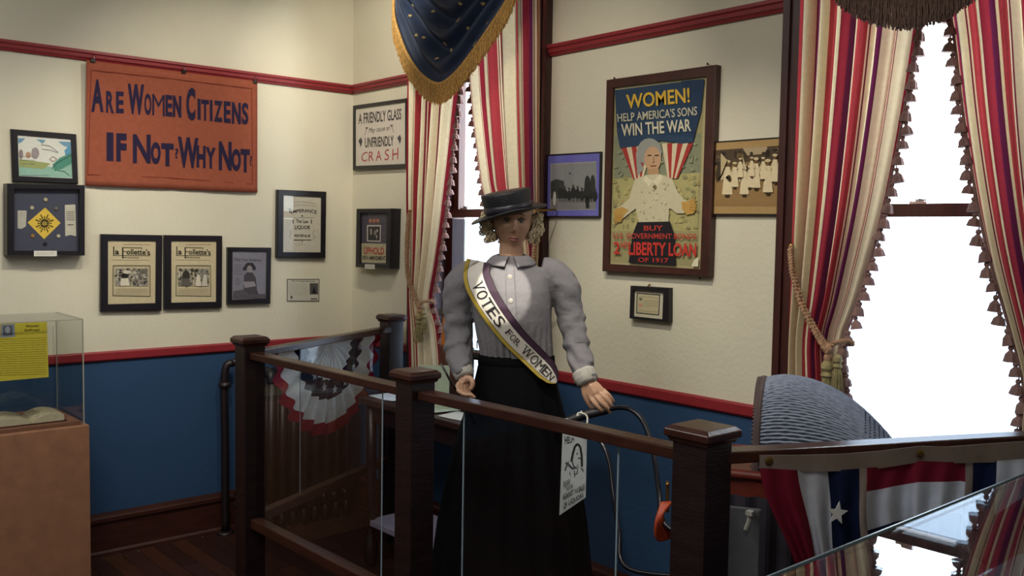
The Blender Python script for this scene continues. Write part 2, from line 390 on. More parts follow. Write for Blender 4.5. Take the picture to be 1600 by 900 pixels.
# ---- orange banner
def banner():
    q = [(135, 94), (402, 127), (402, 301), (133, 290)]
    t = thing('banner', 'orange cloth banner reading Are Women Citizens hung from the red picture rail', 'banner', PA(268, 296, .03), PI/2)
    mb = MB(); col = lin('a9604a')
    def fn(u, v):
        x = lerp(lerp(q[0][0], q[1][0], u), lerp(q[3][0], q[2][0], u), v); y = lerp(lerp(q[0][1], q[1][1], u), lerp(q[3][1], q[2][1], u), v)
        return PA(x, y, .040 - .022 * v + .004 * v * math.sin(u * 9) + .002 * math.sin(u * 40 + v * 3) * (1 - v * .3))
    mb.grid(fn, 48, 20); mb.c = [col] * len(mb.f)
    obj('cloth', mb, CLOTHP, t, color=True, smooth=True, solid=.0015)
    # letters float on the cloth surface
    def surf(x, y, lift):
        # invert approx
        u = (x - 134) / 268; top = 94 + 33 * u; bot = 290 + 11 * u; v = (y - top) / (bot - top)
        return PA(x, y, .040 - .022 * v + .004 * v * math.sin(u * 9) + .002 * math.sin(u * 40 + v * 3) * (1 - v * .3) + .0026 + lift * .3)
    S = Sheet(surf, 0, zt(0, 80, 3.75)); ink = '221a38'
    def L(s_, x0, y0, x1, y1, sl=.13, bold=.03):
        if s_ == 'M': bold = -.004; x0 -= 3; x1 += 3
        if s_ in 'NW':
            bold = .012
            for dx in (-3, 3): S.text(s_, [(x0+dx, y0), (x1+dx, y0 + sl*(x1-x0)), (x1+dx, y1 + sl*(x1-x0)), (x0+dx, y1)], ink, bold); S.k -= 1
        S.text(s_, [(x0, y0), (x1, y0 + sl*(x1-x0)), (x1, y1 + sl*(x1-x0)), (x0, y1)], ink, bold)
    B_ = .035
    L('A', 535, 165, 607, 355, .02, .04); L('R', 622, 232, 668, 360, .1, B_); L('E', 680, 235, 725, 362, .05, B_)
    L('W', 752, 190, 842, 368, .06, .04); L('O', 846, 245, 888, 372, .1, B_); L('M', 896, 250, 962, 375, .1, .018); L('E', 970, 255, 1010, 380, .1, B_); L('N', 1016, 258, 1060, 385, .1, .018)
    L('C', 1092, 212, 1145, 405, .06, .045); L('I', 1158, 278, 1176, 400, .1, B_); L('T', 1180, 282, 1224, 405, .1, B_); L('I', 1230, 285, 1246, 408, .1, B_)
    L('Z', 1254, 288, 1304, 412, .1, B_); L('E', 1312, 292, 1352, 418, .1, B_); L('N', 1362, 298, 1408, 425, .1, .018); L('S', 1416, 300, 1456, 428, .1, B_)
    L('I', 625, 475, 665, 642, .05, .05); L('F', 682, 480, 742, 645, .05, .05)
    L('N', 782, 486, 880, 655, .03, .018); L('O', 884, 530, 942, 662, .03, .055); L('T', 945, 538, 1018, 672, .06, .055); L('?', 1026, 568, 1046, 628, .05, .02)
    L('W', 1046, 500, 1160, 680, .08, .05); L('H', 1152, 550, 1205, 680, .1, .045); L('Y', 1206, 560, 1264, 684, .1, .045)
    L('N', 1286, 528, 1354, 696, .05, .018); L('O', 1356, 570, 1412, 702, .05, .055); L('T', 1410, 572, 1464, 708, .08, .05); L('?', 1464, 612, 1476, 670, .05, .02)
    S.line([(535, 110), (1000, 160), (1475, 218), (1480, 780), (1000, 742), (515, 722), (535, 110)], 4, '7e3426')
    S.done(t, 'lettering', 'dark navy letters')
    q_ = MB(); q_.box((0, 0, 0), (.022, .012, .016)); q_.tube([(-.006, -.004, .006), (-.008, -.004, .022), (0, -.004, .03), (.008, -.004, .022), (.006, -.004, .006)], .0016, 6)
    first_ = None
    for px, py in ((145, 95), (287, 112), (398, 128)):
        P_ = PA(px, py, .045)
        k = MB(); k.v = [Matrix.Rotation(PI/2, 3, 'Z') @ v + P_ for v in q_.v]; k.f = list(q_.f); k.c = list(q_.c)
        obj('binder_clip', k, BLACKM, t, label='black binder clip')
banner()
# ---- cartoon frame, leaning on top of the shadow box
Z2 = zt(0, 190, 2.9036)
t, o_ = frame('picture_frame', 'small black frame with a pale colour cartoon drawing, standing on the deep blue shadow box', 'picture frame', 'A',
    [(50, 33), (347, 57), (356, 283), (58, 272)], [(80, 60), (322, 80), (330, 258), (86, 247)], .022, BLACKF, 'd6d8ce', tr=Z2)
S = Sheet('A', o_, Z2)
S.poly([(86, 200), (240, 205), (326, 170), (330, 256), (86, 246)], '8fb7a6'); S.poly([(86, 170), (150, 178), (230, 190), (200, 215), (86, 205)], '9aa26a')
for q in ([(82, 75), (115, 75), (100, 92), (84, 100)], [(165, 80), (208, 84), (192, 100)], [(262, 90), (322, 92), (320, 120), (290, 110)]): S.poly(q, '6f97b0')
S.poly([(292, 130), (320, 105), (325, 170), (300, 168)], '5d93b3'); S.poly([(238, 195), (270, 165), (328, 140), (326, 190), (280, 215), (248, 225)], '4f8a77')
S.ell(160, 143, 18, 26, '9a8f92'); S.ell(128, 152, 12, 14, 'b08a6c'); S.ell(95, 148, 10, 22, '8d7f80')
S.line([(186, 105), (225, 110), (265, 140)], 2, '50566a').line([(190, 125), (230, 130), (262, 142)], 1.6, '50566a').line([(235, 215), (262, 185), (300, 165), (326, 150)], 2.5, '1f3d3b').line([(262, 222), (290, 225), (315, 245)], 2, '1f3d3b')
S.line([(225, 170), (242, 158), (258, 170), (240, 182), (225, 170)], 2, '7a5a3c').scribble(95, 240, 220, 247, 1, '777a80', 2)
S.scribble(92, 150, 160, 200, 3, '6b6a5e', 1.2, seed=4); S.done(t, 'drawing')
# ---- shadow box with ribbons
t, o_ = frame('shadow_box', 'deep black shadow box with a yellow diamond badge, ribbons and coins on blue cloth', 'shadow box', 'A',
    [(33, 280), (386, 288), (386, 608), (33, 608)], [(64, 303), (362, 306), (362, 588), (64, 586)], .075, BLACKF, '454858', tr=Z2, recess=.03)
S = Sheet('A', o_ , Z2); nn = V((1, 0, 0))
S.poly([(205, 390), (275, 460), (200, 533), (125, 458)], 'd8b84a'); S.ell(202, 462, 20, 20, '3b3524')
for i in range(16):
    a = 2*PI*i/16; S.line([(202 + 22*math.cos(a), 462 + 22*math.sin(a)), (202 + (44 if i % 2 else 32)*math.cos(a), 462 + (44 if i % 2 else 32)*math.sin(a))], 5, '4a3f22')
S.ell(202, 462, 11, 11, '8f7d3c'); S.scribble(188, 455, 216, 470, 2, 'd8b84a', 1.5)
S.done(t, 'badge', 'yellow diamond badge with dark sunburst')
S = Sheet('A', o_, Z2); S.poly([(80, 403), (121, 404), (118, 475), (98, 487), (80, 484)], 'b3b0a4'); S.scribble(84, 412, 116, 430, 2, '8f8c80', 1.2); S.done(t, 'ribbon', 'short pale ribbon')
S = Sheet('A', o_, Z2); S.poly([(294, 378), (342, 376), (346, 520), (320, 514), (296, 520)], 'bfbbac').scribble(300, 405, 338, 450, 5, '3b3a3c', 3, seed=3).scribble(306, 462, 332, 474, 1, '3b3a3c', 5); S.done(t, 'ribbon', 'long printed ribbon with notched end')
for px, py, c in ((207, 354, 'b0a684'), (145, 391, 'aea98f'), (255, 394, '6b645c'), (148, 518, '97703f'), (265, 519, 'aaa68c'), (204, 555, '1d1c28')):
    k = MB(); P_ = PA(*Z2(px, py), o_ + .002); k.lathe([(.0085, 0), (.0092, .001), (.0085, .003), (.006, .0035)], P_, 12, lin(c), R=Matrix.Rotation(PI/2, 3, 'Y'))
    obj('coin', k, PRINT, t, color=True)
S = Sheet('A', .0765, Z2); S.poly([(154, 586), (258, 586), (258, 611), (154, 611)], 'd8d5c9').scribble(162, 592, 250, 606, 3, '88867e', 1, seed=8); S.done(t, 'caption_card')
# ---- two journal covers
Z3 = zt(140, 280, 4.0)
def cover(label, ox, sc0, outer, inner, kind):
    t, o_ = frame('picture_frame', label, 'picture frame', 'A', outer, inner, .026, BLACKF, 'cbc2a4', tr=Z3)
    g = lambda x, y: Z3(ox + x * sc0, y + 380); S = Sheet('A', o_, g); ink = '26221f'; pap = 'b5a98a'
    S.poly([(0, 5), (0, 400), (300, 394), (300, 8)] if kind == 0 else [(2, 5), (2, 392), (298, 388), (298, 10)], 'c3b795')
    S.scribble(95, 28, 265, 30, 1, '7d6a4c', 4, seed=2)
    S.line([(36, 40), (36, 97)], 7, ink).line([(32, 97), (262, 99)], 3.5, ink).line([(262, 99), (262, 84)], 3, ink)
    S.text('a', [(44, 66), (70, 66), (70, 91), (44, 91)], ink, .03)
    S.line([(92, 45), (92, 115)], 8, ink).line([(88, 47), (212, 50)], 4, ink).line([(92, 72), (116, 72)], 4, ink).line([(212, 50), (212, 62)], 3, ink)
    S.text("ollette's", [(116, 55), (262, 58), (262, 94), (116, 91)], ink, .02)
    S.text('MAGAZINE', [(98, 104), (192, 106), (192, 115), (98, 113)], '5a5145', .01)
    S.line([(25, 124), (262, 126)], 1.2, ink).ring([(32, 160), (262, 160), (264, 352), (30, 348)], 4, '3a352e').ring([(40, 168), (254, 168), (255, 342), (39, 340)], 1, '6d6453')
    S.poly([(46, 178), (146, 178), (146, 288), (46, 288)], '8b867a').poly([(154, 178), (250, 178), (250, 290), (154, 290)], '8f8a7e')
    S.speck([(48, 180), (144, 180), (144, 286), (48, 286)], 34, ['5a564e', '3a3833', 'a9a494', '75706a'], 13, seed=kind + 3)
    S.speck([(156, 180), (248, 180), (248, 288), (156, 288)], 44, ['5a564e', '3d3a36', 'b4ae9f', '6d6961'], 12, seed=kind + 9)
    if kind == 0: S.ell(104, 225, 22, 20, '25221f').poly([(80, 240), (125, 238), (135, 286), (76, 286)], 'cdc7b4').ell(118, 200, 26, 11, 'c2bcab')
    else: S.ell(98, 225, 26, 34, '35312d').poly([(70, 240), (120, 240), (130, 286), (62, 286)], '5b5750').ell(52, 215, 5, 26, 'c9c3b2').poly([(170, 220), (190, 215), (200, 288), (160, 288)], 'c9c2b0').poly([(215, 215), (232, 215), (244, 288), (204, 288)], 'bab4a4')
    S.scribble(48, 300, 248, 336, 4, '7a705c', 2, seed=kind + 20)
    S.done(t, 'journal_cover')
cover('left one of two twin beige journal covers in black frames, under the orange banner', 115, 1.0, [(74, 343), (457, 350), (452, 822), (70, 826)], [(115, 384), (416, 387), (412, 775), (115, 782)], 0)
cover('black framed beige journal cover between its twin and the small glossy portrait print', 512, .93, [(470, 349), (831, 354), (828, 804), (469, 812)], [(511, 386), (794, 388), (792, 766), (511, 772)], 1)
# ---- glossy portrait print
t, o_ = frame('picture_frame', 'small black frame with grey drawing of a hatted figure under reflecting glass', 'picture frame', 'A',
    [(866, 425), (1138, 428), (1132, 778), (864, 782)], [(894, 450), (1108, 453), (1104, 745), (890, 755)], .026, BLACKF, '7f7f8c', tr=Z3)
S = Sheet('A', o_, Z3)
S.poly([(955, 560), (975, 530), (985, 522), (1020, 522), (1040, 552), (1038, 568), (962, 572)], '37343c').ell(1000, 565, 18, 26, '8f8a8d').poly([(965, 600), (985, 580), (1020, 585), (1040, 620), (1045, 690), (1070, 745), (960, 748)], '4a464e')
S.poly([(960, 640), (1030, 640), (1040, 668), (970, 680)], '8e8a90').poly([(898, 700), (960, 690), (1000, 720), (1098, 716), (1100, 742), (894, 750)], '55525a').ell(925, 640, 20, 26, '75727c')
S.text('Miss You America', [(905, 492), (1075, 496), (1075, 514), (905, 510)], '3c3942', 0).scribble(902, 528, 955, 600, 5, '55525c', 3, seed=6); S.done(t, 'drawing')
# ---- temperance sheet
t, o_ = frame('picture_frame', 'tall black frame with a white temperance liquor lettering sheet, highest frame near the corner', 'picture frame', 'A',
    [(1177, 65), (1482, 78), (1476, 494), (1172, 490)], [(1213, 100), (1449, 112), (1446, 457), (1210, 456)], .030, BLACKF, 'b9b4a4', tr=Z3)
S = Sheet('A', o_, Z3); ink = '2c2a2a'
S.text('T', [(1238, 185), (1264, 183), (1264, 210), (1238, 212)], ink, .02).text('EMPERANCE', [(1258, 196), (1420, 196), (1420, 218), (1258, 216)], ink, .02, arc=10)
S.text('The Law', [(1290, 250), (1368, 254), (1368, 276), (1290, 272)], ink, .015).text('LIQUOR', [(1282, 288), (1380, 290), (1380, 318), (1282, 316)], ink, .02).text('REVENUE', [(1282, 345), (1380, 346), (1380, 362), (1282, 360)], ink, .015)
S.line([(1262, 150), (1300, 142), (1360, 144), (1412, 156)], 1.5, '6a665f').line([(1255, 170), (1300, 160), (1365, 162), (1415, 172)], 1.2, '6a665f').line([(1256, 242), (1408, 240)], 1.5, '55514b').line([(1276, 380), (1385, 380)], 4, ink)
for a in (1272, 1386): S.line([(a, 252), (a, 278)], 5, ink)
for s_, cx in ((1, 1250), (-1, 1405)): S.line([(cx, 320), (cx + 10*s_, 345), (cx - 4*s_, 360), (cx + 8*s_, 372)], 2, '77736b')
S.line([(1328, 222), (1328, 238)], 3, ink).line([(1320, 230), (1336, 230)], 3, ink).line([(1329, 384), (1329, 396)], 3, ink).scribble(1310, 404, 1350, 408, 1, '7b766d', 1.5); S.done(t, 'lettering_sheet')
# ---- unframed small card
t = thing('information_card', 'small unframed white card with black border pinned below the temperance sheet', 'card', PA(473, 471, .002), PI/2)
S = Sheet('A', .003, Z3); S.poly([(1232, 622), (1438, 622), (1436, 765), (1232, 765)], 'b8b5a8').ring([(1236, 626), (1434, 626), (1432, 761), (1236, 761)], 4, '2d2b2c')
S.text('The Woman Question', [(1260, 632), (1412, 632), (1412, 643), (1260, 643)], '3b3838', .01).scribble(1246, 650, 1362, 728, 8, '8d8a80', 1.6, seed=12)
S.poly([(1376, 650), (1428, 650), (1428, 720), (1376, 720)], '4c4a4a').poly([(1395, 712), (1404, 670), (1414, 712)], '1e1d1e').poly([(1390, 714), (1402, 672), (1418, 714)], '1e1d1e').scribble(1382, 742, 1422, 756, 2, '2a2829', 4)
S.ell(1262, 738, 7, 10, '55524e').done(t, 'print')
k = MB(); P0 = [PA(*Z3(x, y), .0022) for x, y in ((1232, 622), (1438, 622), (1436, 765), (1232, 765))]; P1 = [PA(*Z3(x, y), .001) for x, y in ((1232, 622), (1438, 622), (1436, 765), (1232, 765))]
k.loft([P1, P0], True, lin('b8b5a8')); obj('card', k, PRINT, t, color=True)
# ---- wall B: a friendly glass
Z4 = zt(545, 150, 7.495)
t, o_ = frame('picture_frame', 'black framed sign reading A Friendly Glass beside the left striped curtain', 'picture frame', 'B',
    [(45, 112), (672, 24), (672, 838), (45, 872)], [(72, 152), (658, 70), (658, 795), (72, 820)], .022, BLACKF, 'c9c4b6', tr=Z4)
S = Sheet('B', o_, Z4); ink = '2b2728'
S.poly([(105, 185), (620, 125), (620, 782), (105, 802)], 'cbc2b8')
S.text('A FRIENDLY GLASS', [(112, 205), (614, 145), (614, 275), (112, 332)], ink, .02).text('May cause an', [(232, 375), (482, 342), (482, 415), (232, 450)], '3a3436', 0, .3)
S.text('UNFRIENDLY', [(188, 490), (525, 464), (525, 582), (188, 606)], ink, .02)
for c_, a, b in (('C', 148, 218), ('R', 232, 290), ('A', 315, 380), ('S', 418, 470), ('H', 508, 580)):
    S.text(c_, [(a, 668 - (a-148)*.13), (b, 660 - (b-148)*.13), (b, 765 - (b-148)*.06), (a, 772 - (a-148)*.06)], 'a5353a', -.004, .05)
for cx, cy in ((210, 380), (500, 352)): S.poly([(cx-18, cy-12), (cx+18, cy-16), (cx, cy+14)], '5a4f4d').line([(cx, cy), (cx - 26 if cx < 300 else cx + 30, cy + 80)], 4, '6b6160')
for cx, cy in ((136, 543), (592, 510)): S.poly([(cx-24, cy-20), (cx+8, cy-58), (cx+22, cy-10), (cx+4, cy+52)], '3b3a40')
S.done(t, 'lettering_sheet')
# ---- uphold shadow box
Z5 = zt(550, 320, 8.57)
t, o_ = frame('shadow_box', 'small black shadow box on the window wall with a red Uphold plate and portrait', 'shadow box', 'B',
    [(55, 52), (520, 48), (500, 858), (42, 836)], [(108, 108), (465, 112), (455, 800), (105, 790)], .07, BLACKF, '4a4650', tr=Z5, recess=.012)
S = Sheet('B', o_, Z5); o5 = o_
S.poly([(200, 272), (388, 272), (382, 495), (200, 490)], 'b9b4ae').poly([(215, 290), (374, 290), (370, 480), (215, 477)], '2b282b').poly([(240, 320), (268, 320), (268, 400), (240, 400)], '86807b').ell(310, 375, 18, 36, '7a7470').ell(338, 345, 12, 22, '9a948e').poly([(322, 410), (340, 408), (330, 465)], 'b4aea6')
for cx in (245, 295, 345): S.ell(cx, 215, 24, 30, '8d5646').ell(cx, 210, 11, 14, 'a98467')
S.done(t, 'portrait')
S = Sheet('B', o5, Z5); S.poly([(112, 515), (455, 522), (452, 780), (112, 772)], 'a9a285').text('UPHOLD', [(160, 565), (428, 572), (428, 668), (160, 660)], 'a5262a', .02)
S.text('18TH AMENDMENT', [(140, 680), (448, 688), (448, 745), (140, 735)], '22242c', .015).line([(155, 545), (195, 585)], 4, '333333').line([(430, 548), (395, 560)], 4, '333333'); S.done(t, 'number_plate', 'cream plate with red and black lettering')
S = Sheet('B', .0715, Z5); S.poly([(172, 796), (306, 800), (304, 862), (172, 856)], 'c9c6ba').scribble(182, 808, 296, 848, 4, '77746c', 3, seed=3); S.done(t, 'caption_card')
# ---- poster
Z8 = zt(840, 60, 1.9575)
t, o_ = frame('poster_frame', 'large brown framed war bond poster between the two windows, blue top and yellow lettering', 'poster', 'B',
    [(209, 127), (545, 80), (523, 730), (196, 712)], [(231, 150), (517, 115), (497, 706), (217, 690)], .035, BROWNF, 'a79d77', tr=Z8, recess=.012)
S = Sheet('B', o_, Z8)
S.poly([(236, 158), (510, 124), (490, 698), (222, 684)], '948d63')
S.poly([(234, 430), (330, 415), (440, 415), (494, 405), (488, 590), (226, 590)], 'a39b68').poly([(234, 300), (500, 290), (498, 410), (234, 430)], '7d8067')
S.speck([(234, 430), (495, 410), (488, 580), (228, 580)], 120, ['8f8858', '88845a', 'ada46f', '86825a', '9f9160'], 9, seed=5)
S.speck([(234, 330), (497, 300), (496, 410), (234, 430)], 40, ['757a62', '82866c', '888a6c'], 8, seed=6)
for i in range(6):
    a = 255 + i * 16; S.poly([(a, 330), (a + 16, 330), (292 + (i + 1) * 5, 430), (292 + i * 5, 430)], '9c2f2c' if i % 2 == 0 else 'c7b99b')
for i in range(6):
    a = 380 + i * 16; S.poly([(a, 322), (a + 16, 320), (398 + (i + 1) * 5, 428), (398 + i * 5, 428)], 'c7b99b' if i % 2 == 0 else '9c2f2c')
S.poly([(236, 158), (510, 124), (500, 220), (482, 290), (475, 318), (440, 322), (380, 312), (300, 330), (252, 335), (243, 290)], '223a55').poly([(440, 130), (510, 124), (500, 220), (482, 290), (475, 318)], '1d3350')
S.ell(342, 347, 38, 42, '8b8c86').poly([(300, 345), (305, 420), (325, 400)], '8b8c86').ell(352, 368, 26, 38, 'b59272').poly([(335, 400), (370, 398), (372, 420), (340, 425)], 'a98763')
S.poly([(330, 418), (375, 415), (412, 430), (428, 470), (448, 492), (462, 500), (448, 535), (425, 535), (410, 522), (402, 520), (400, 560), (310, 562), (300, 520), (262, 550), (245, 520), (280, 490), (298, 430)], 'bdb698')
S.poly([(330, 420), (352, 438), (340, 452), (322, 430)], 'd0c9ab').poly([(375, 416), (352, 438), (368, 450), (384, 426)], 'd0c9ab').ell(358, 456, 6, 8, '6b5a3c')
S.poly([(258, 515), (278, 525), (265, 540), (255, 562), (236, 560), (232, 530), (240, 522)], 'b08b4a').poly([(440, 500), (462, 498), (478, 488), (485, 515), (478, 535), (455, 540), (442, 522)], 'b08b4a')
for a in range(4): S.line([(240 + a*5, 540), (236 + a*6, 568 - a*3)], 3.5, 'a57f41'); S.line([(466, 500 + a*8), (486, 494 + a*10)], 3.5, 'a57f41')
for cx in (342, 364): S.line([(cx - 6, 358), (cx + 6, 357)], 3, '4a3424')
S.line([(354, 362), (356, 378), (350, 380)], 2, '8a6447').line([(345, 390), (362, 389)], 3, '8d4335')
S.speck([(312, 440), (398, 440), (398, 555), (312, 555)], 22, ['b5ae8f', 'c5be9f', 'b0a98b'], 5, seed=8)
S.poly([(305, 562), (405, 560), (418, 600), (422, 694), (278, 686), (290, 600)], '211d22')
S.text('WOMEN!', [(270, 172), (464, 150), (466, 196), (272, 216)], 'c9a33c', .02); S.text("HELP AMERICA'S SONS", [(243, 230), (488, 207), (488, 235), (245, 256)], 'b6b09a', .012); S.text('WIN THE WAR', [(255, 262), (468, 246), (470, 284), (257, 300)], 'c0baa3', .02)
S.text('BUY', [(325, 573), (383, 572), (383, 588), (325, 588)], 'b03a31', .015).text('U.S. GOVERNMENT BONDS', [(232, 595), (486, 598), (485, 614), (232, 612)], 'b03a31', .012)
S.text('2', [(232, 622), (252, 622), (252, 660), (232, 659)], 'b5362e', .02).text('ND', [(254, 622), (276, 622), (276, 640), (254, 640)], 'b5362e', .01).text('LIBERTY LOAN', [(278, 622), (486, 626), (484, 668), (278, 663)], 'b5362e', .03).text('OF 1917', [(307, 670), (400, 672), (400, 687), (307, 684)], 'b5362e', .012)
S.poly([(470, 697), (478, 678), (492, 668), (491, 698)], 'd2ccb2'); S.done(t, 'poster_print')
for px, py in ((235, 122), (520, 78), (496, 734)):
    k = MB(); k.ball(PB(*Z8(px, py), .012), .005, 6); obj('picture_nail', k, BLACKM, t)
# ---- horses photo with blue mat
t, o_ = frame('picture_frame', 'thin framed grey photo of riders with a violet blue mat, left of the poster', 'picture frame', 'B',
    [(28, 355), (191, 346), (187, 547), (24, 547)], [(31, 359), (190, 350), (186, 543), (27, 543)], .018, BLACKF, '6a69b8', tr=Z8, recess=.003)
S = Sheet('B', o_, Z8)
S.poly([(40, 383), (180, 376), (178, 524), (38, 526)], '9d9c98').poly([(42, 386), (178, 380), (178, 460), (42, 462)], '898b8b').poly([(40, 480), (178, 480), (178, 522), (40, 524)], '7b7a78')
S.poly([(40, 438), (58, 430), (80, 436), (84, 470), (110, 468), (150, 470), (178, 462), (178, 488), (40, 490)], '3c3f3c')
for i, a in enumerate(range(70, 176, 13)): S.ell(a, 470 + (i % 3) * 5, 8, 15, '2f302f').ell(a, 452 + (i % 3) * 4, 3.5, 5, '4c4b49').line([(a - 3, 480), (a - 3, 500)], 2, '2a2a2a').line([(a + 3, 480), (a + 3, 500)], 2, '2a2a2a')
S.ell(152, 455, 9, 36, '33342f').ell(168, 445, 7, 28, '383a36').ell(52, 490, 5, 22, 'b3b1a9').line([(150, 480), (152, 518)], 9, '262626').ell(98, 412, 2, 2, '333333'); S.done(t, 'photograph')
# ---- parade photo
t, o_ = frame('picture_frame', 'thin framed sepia photo of women in white marching, right of the poster', 'picture frame', 'B',
    [(532, 316), (757, 300), (751, 541), (528, 540)], [(535, 319), (753, 304), (748, 537), (531, 536)], .018, BLACKF, 'a98b5c', tr=Z8, recess=.003)
S = Sheet('B', o_, Z8)
S.poly([(546, 342), (738, 328), (734, 513), (542, 512)], '8d724d').poly([(546, 342), (738, 328), (737, 372), (545, 384)], '4d3f30').poly([(628, 336), (702, 331), (702, 352), (640, 358)], 'aa9878').poly([(544, 440), (735, 436), (734, 513), (542, 512)], '92744a')
S.speck([(546, 350), (738, 338), (736, 430), (545, 440)], 60, ['3b3127', '54452f', '6a583d', '2f2822'], 12, seed=11)
for cx, cy, s_ in ((580, 430, 1.25), (603, 420, .9), (632, 435, 1.1), (648, 425, .8), (668, 415, 1.1), (704, 425, 1.2), (690, 400, .8), (726, 400, 1.0), (620, 398, .7), (655, 395, .7)):
    S.poly([(cx - 6*s_, cy - 30*s_), (cx + 6*s_, cy - 30*s_), (cx + 13*s_, cy + 38*s_), (cx - 13*s_, cy + 38*s_)], 'd2c3a0').ell(cx, cy - 38*s_, 5.5*s_, 7*s_, '6e5236').ell(cx, cy - 43*s_, 8*s_, 4*s_, 'c3b48f').line([(cx - 6*s_, cy - 20*s_), (cx - 14*s_, cy + 2*s_)], 5*s_, 'c7b893').line([(cx + 6*s_, cy - 20*s_), (cx + 14*s_, cy + 2*s_)], 5*s_, 'c7b893').poly([(cx - 6*s_, cy + 38*s_), (cx + 6*s_, cy + 38*s_), (cx + 5*s_, cy + 45*s_), (cx - 5*s_, cy + 45*s_)], '3a2c1e')
S.poly([(552, 380), (566, 372), (566, 410), (546, 438), (544, 415)], '3b3226').poly([(560, 350), (580, 372), (560, 420)], 'b3a27d').poly([(625, 355), (640, 400), (632, 402)], 'c3b48f').done(t, 'photograph')
# ---- small frame under poster
Z9 = zt(975, 440, 11.25)
t, o_ = frame('picture_frame', 'smallest black frame with handwritten note and white mat, below the war bond poster', 'picture frame', 'B',
    [(108, 72), (778, 112), (775, 718), (90, 648)], [(162, 145), (690, 185), (672, 665), (145, 610)], .03, BLACKF, 'c4bfa9', tr=Z9, recess=.012)
S = Sheet('B', o_, Z9)
S.ring([(232, 205), (628, 238), (612, 588), (222, 550)], 15, '16130f').poly([(245, 222), (612, 250), (600, 572), (238, 538)], 'b9b08d').line([(290, 262), (600, 290)], 8, '8a8068').line([(250, 510), (590, 535)], 7, '8a8068')
S.scribble(345, 310, 600, 440, 5, '857c66', 6, .06, seed=21, seg=40).text('W', [(262, 275), (325, 285), (322, 350), (262, 335)], '3d4038', .03).poly([(255, 380), (320, 390), (315, 440), (255, 440)], 'c78f80').done(t, 'note')
k = MB(); P_ = PB(975 + 450/11.25, 440 + 55/11.25, .012); k.ball(P_, .005, 8); k.tube([P_, P_ + V((0, -.012, -.008))], .003, 6); obj('picture_nail', k, BRASS, t)

# ================================================================ CURTAINS
TASM = mat('tassel_thread', '8e6f6a', .85, var=.25, scale=60, trans=.15); ROPE = mat('rope_thread', '9c7a5e', .8, var=.3, scale=80)
STRIPES = [(.0, .21, 'c9b896'), (.21, .225, '6d2234'), (.225, .24, 'c9b896'), (.24, .48, '98363a'), (.48, .495, 'd2c3a2'), (.495, .51, '6d2234'), (.51, .72, 'cbbb9a'), (.72, .735, '7a2636'), (.735, .75, 'd2c3a2'), (.75, .90, '8a2a36'), (.90, .975, '5a2140'), (.975, .985, 'b9a68a'), (.985, 1.0, '5a1e38')]
STR = [(a, b, lin(c)) for a, b, c in STRIPES]
def stripe(u):
    u %= 1
    for a, b, c in STR:
        if a <= u < b: return c
    return STR[0][2]
# one tassel, shared
def tassel_mesh(h=.042, r=.013):
    q = MB(); q.tube([(0, 0, 0), (0, 0, -h * .2)], .0016, 5)
    q.lathe([(.001, -h*.15), (r*.42, -h*.2), (r*.5, -h*.32), (r*.3, -h*.42), (r*.55, -h*.5)], (0, 0, 0), 10)
    rings = []
    for z, rr in ((-h*.45, .35), (-h*.6, .8), (-h*.8, .95), (-h, 1.1)):
        rings.append([V((r*rr*(1 + .14*(j % 2))*math.cos(2*PI*j/16), r*rr*(1 + .14*(j % 2))*math.sin(2*PI*j/16), z)) for j in range(16)])
    q.loft(rings, True); return q
def mesh_only(mb, material, name):
    me = bpy.data.meshes.new(name); me.from_pydata(mb.v, [], mb.f); me.materials.append(material); return me
TME = mesh_only(tassel_mesh(), TASM, 'tassel')
def rope(mb, pts, r, pitch=.03):
    P_ = smooth_pts(pts, 10); L = 0; hel = ([], [], [])
    for i, p in enumerate(P_):
        t = (P_[min(i+1, len(P_)-1)] - P_[max(i-1, 0)]).normalized(); u = t.orthogonal().normalized() if i == 0 else (u - t * u.dot(t)).normalized()
        v = t.cross(u)
        if i: L += (p - P_[i-1]).length
        for k in range(3):
            a = 2*PI*L/pitch + 2*PI*k/3; hel[k].append(p + (u*math.cos(a) + v*math.sin(a)) * r * .5)
    for k in range(3): mb.tube(hel[k], r*.55, 6)
def big_tassel(parent, p, s=1.0, name='tieback_tassel'):
    q = MB(); p = V(p)
    q.lathe([(.004, .02), (.012, .016), (.02, .004), (.022, -.01), (.014, -.022), (.02, -.03), (.022, -.036), (.016, -.042)], p, 14)
    for v in q.v: v.xyz = p + (v - p) * s
    r = random.Random(3)
    for i in range(46):
        a = 2*PI*i*.382; rr = .02 * math.sqrt((i + 1) / 46)
        q.tube([p + V((rr*.6*math.cos(a), rr*.6*math.sin(a), -.035))*s, p + V((rr*1.1*math.cos(a), rr*1.1*math.sin(a), -.08))*s, p + V((rr*1.25*math.cos(a), rr*1.25*math.sin(a), -.135 - r.random()*.01))*s], .0026*s, 5)
    return obj(name, q, mat('tassel_olive', '8d8158', .8, var=.3, scale=60), parent)
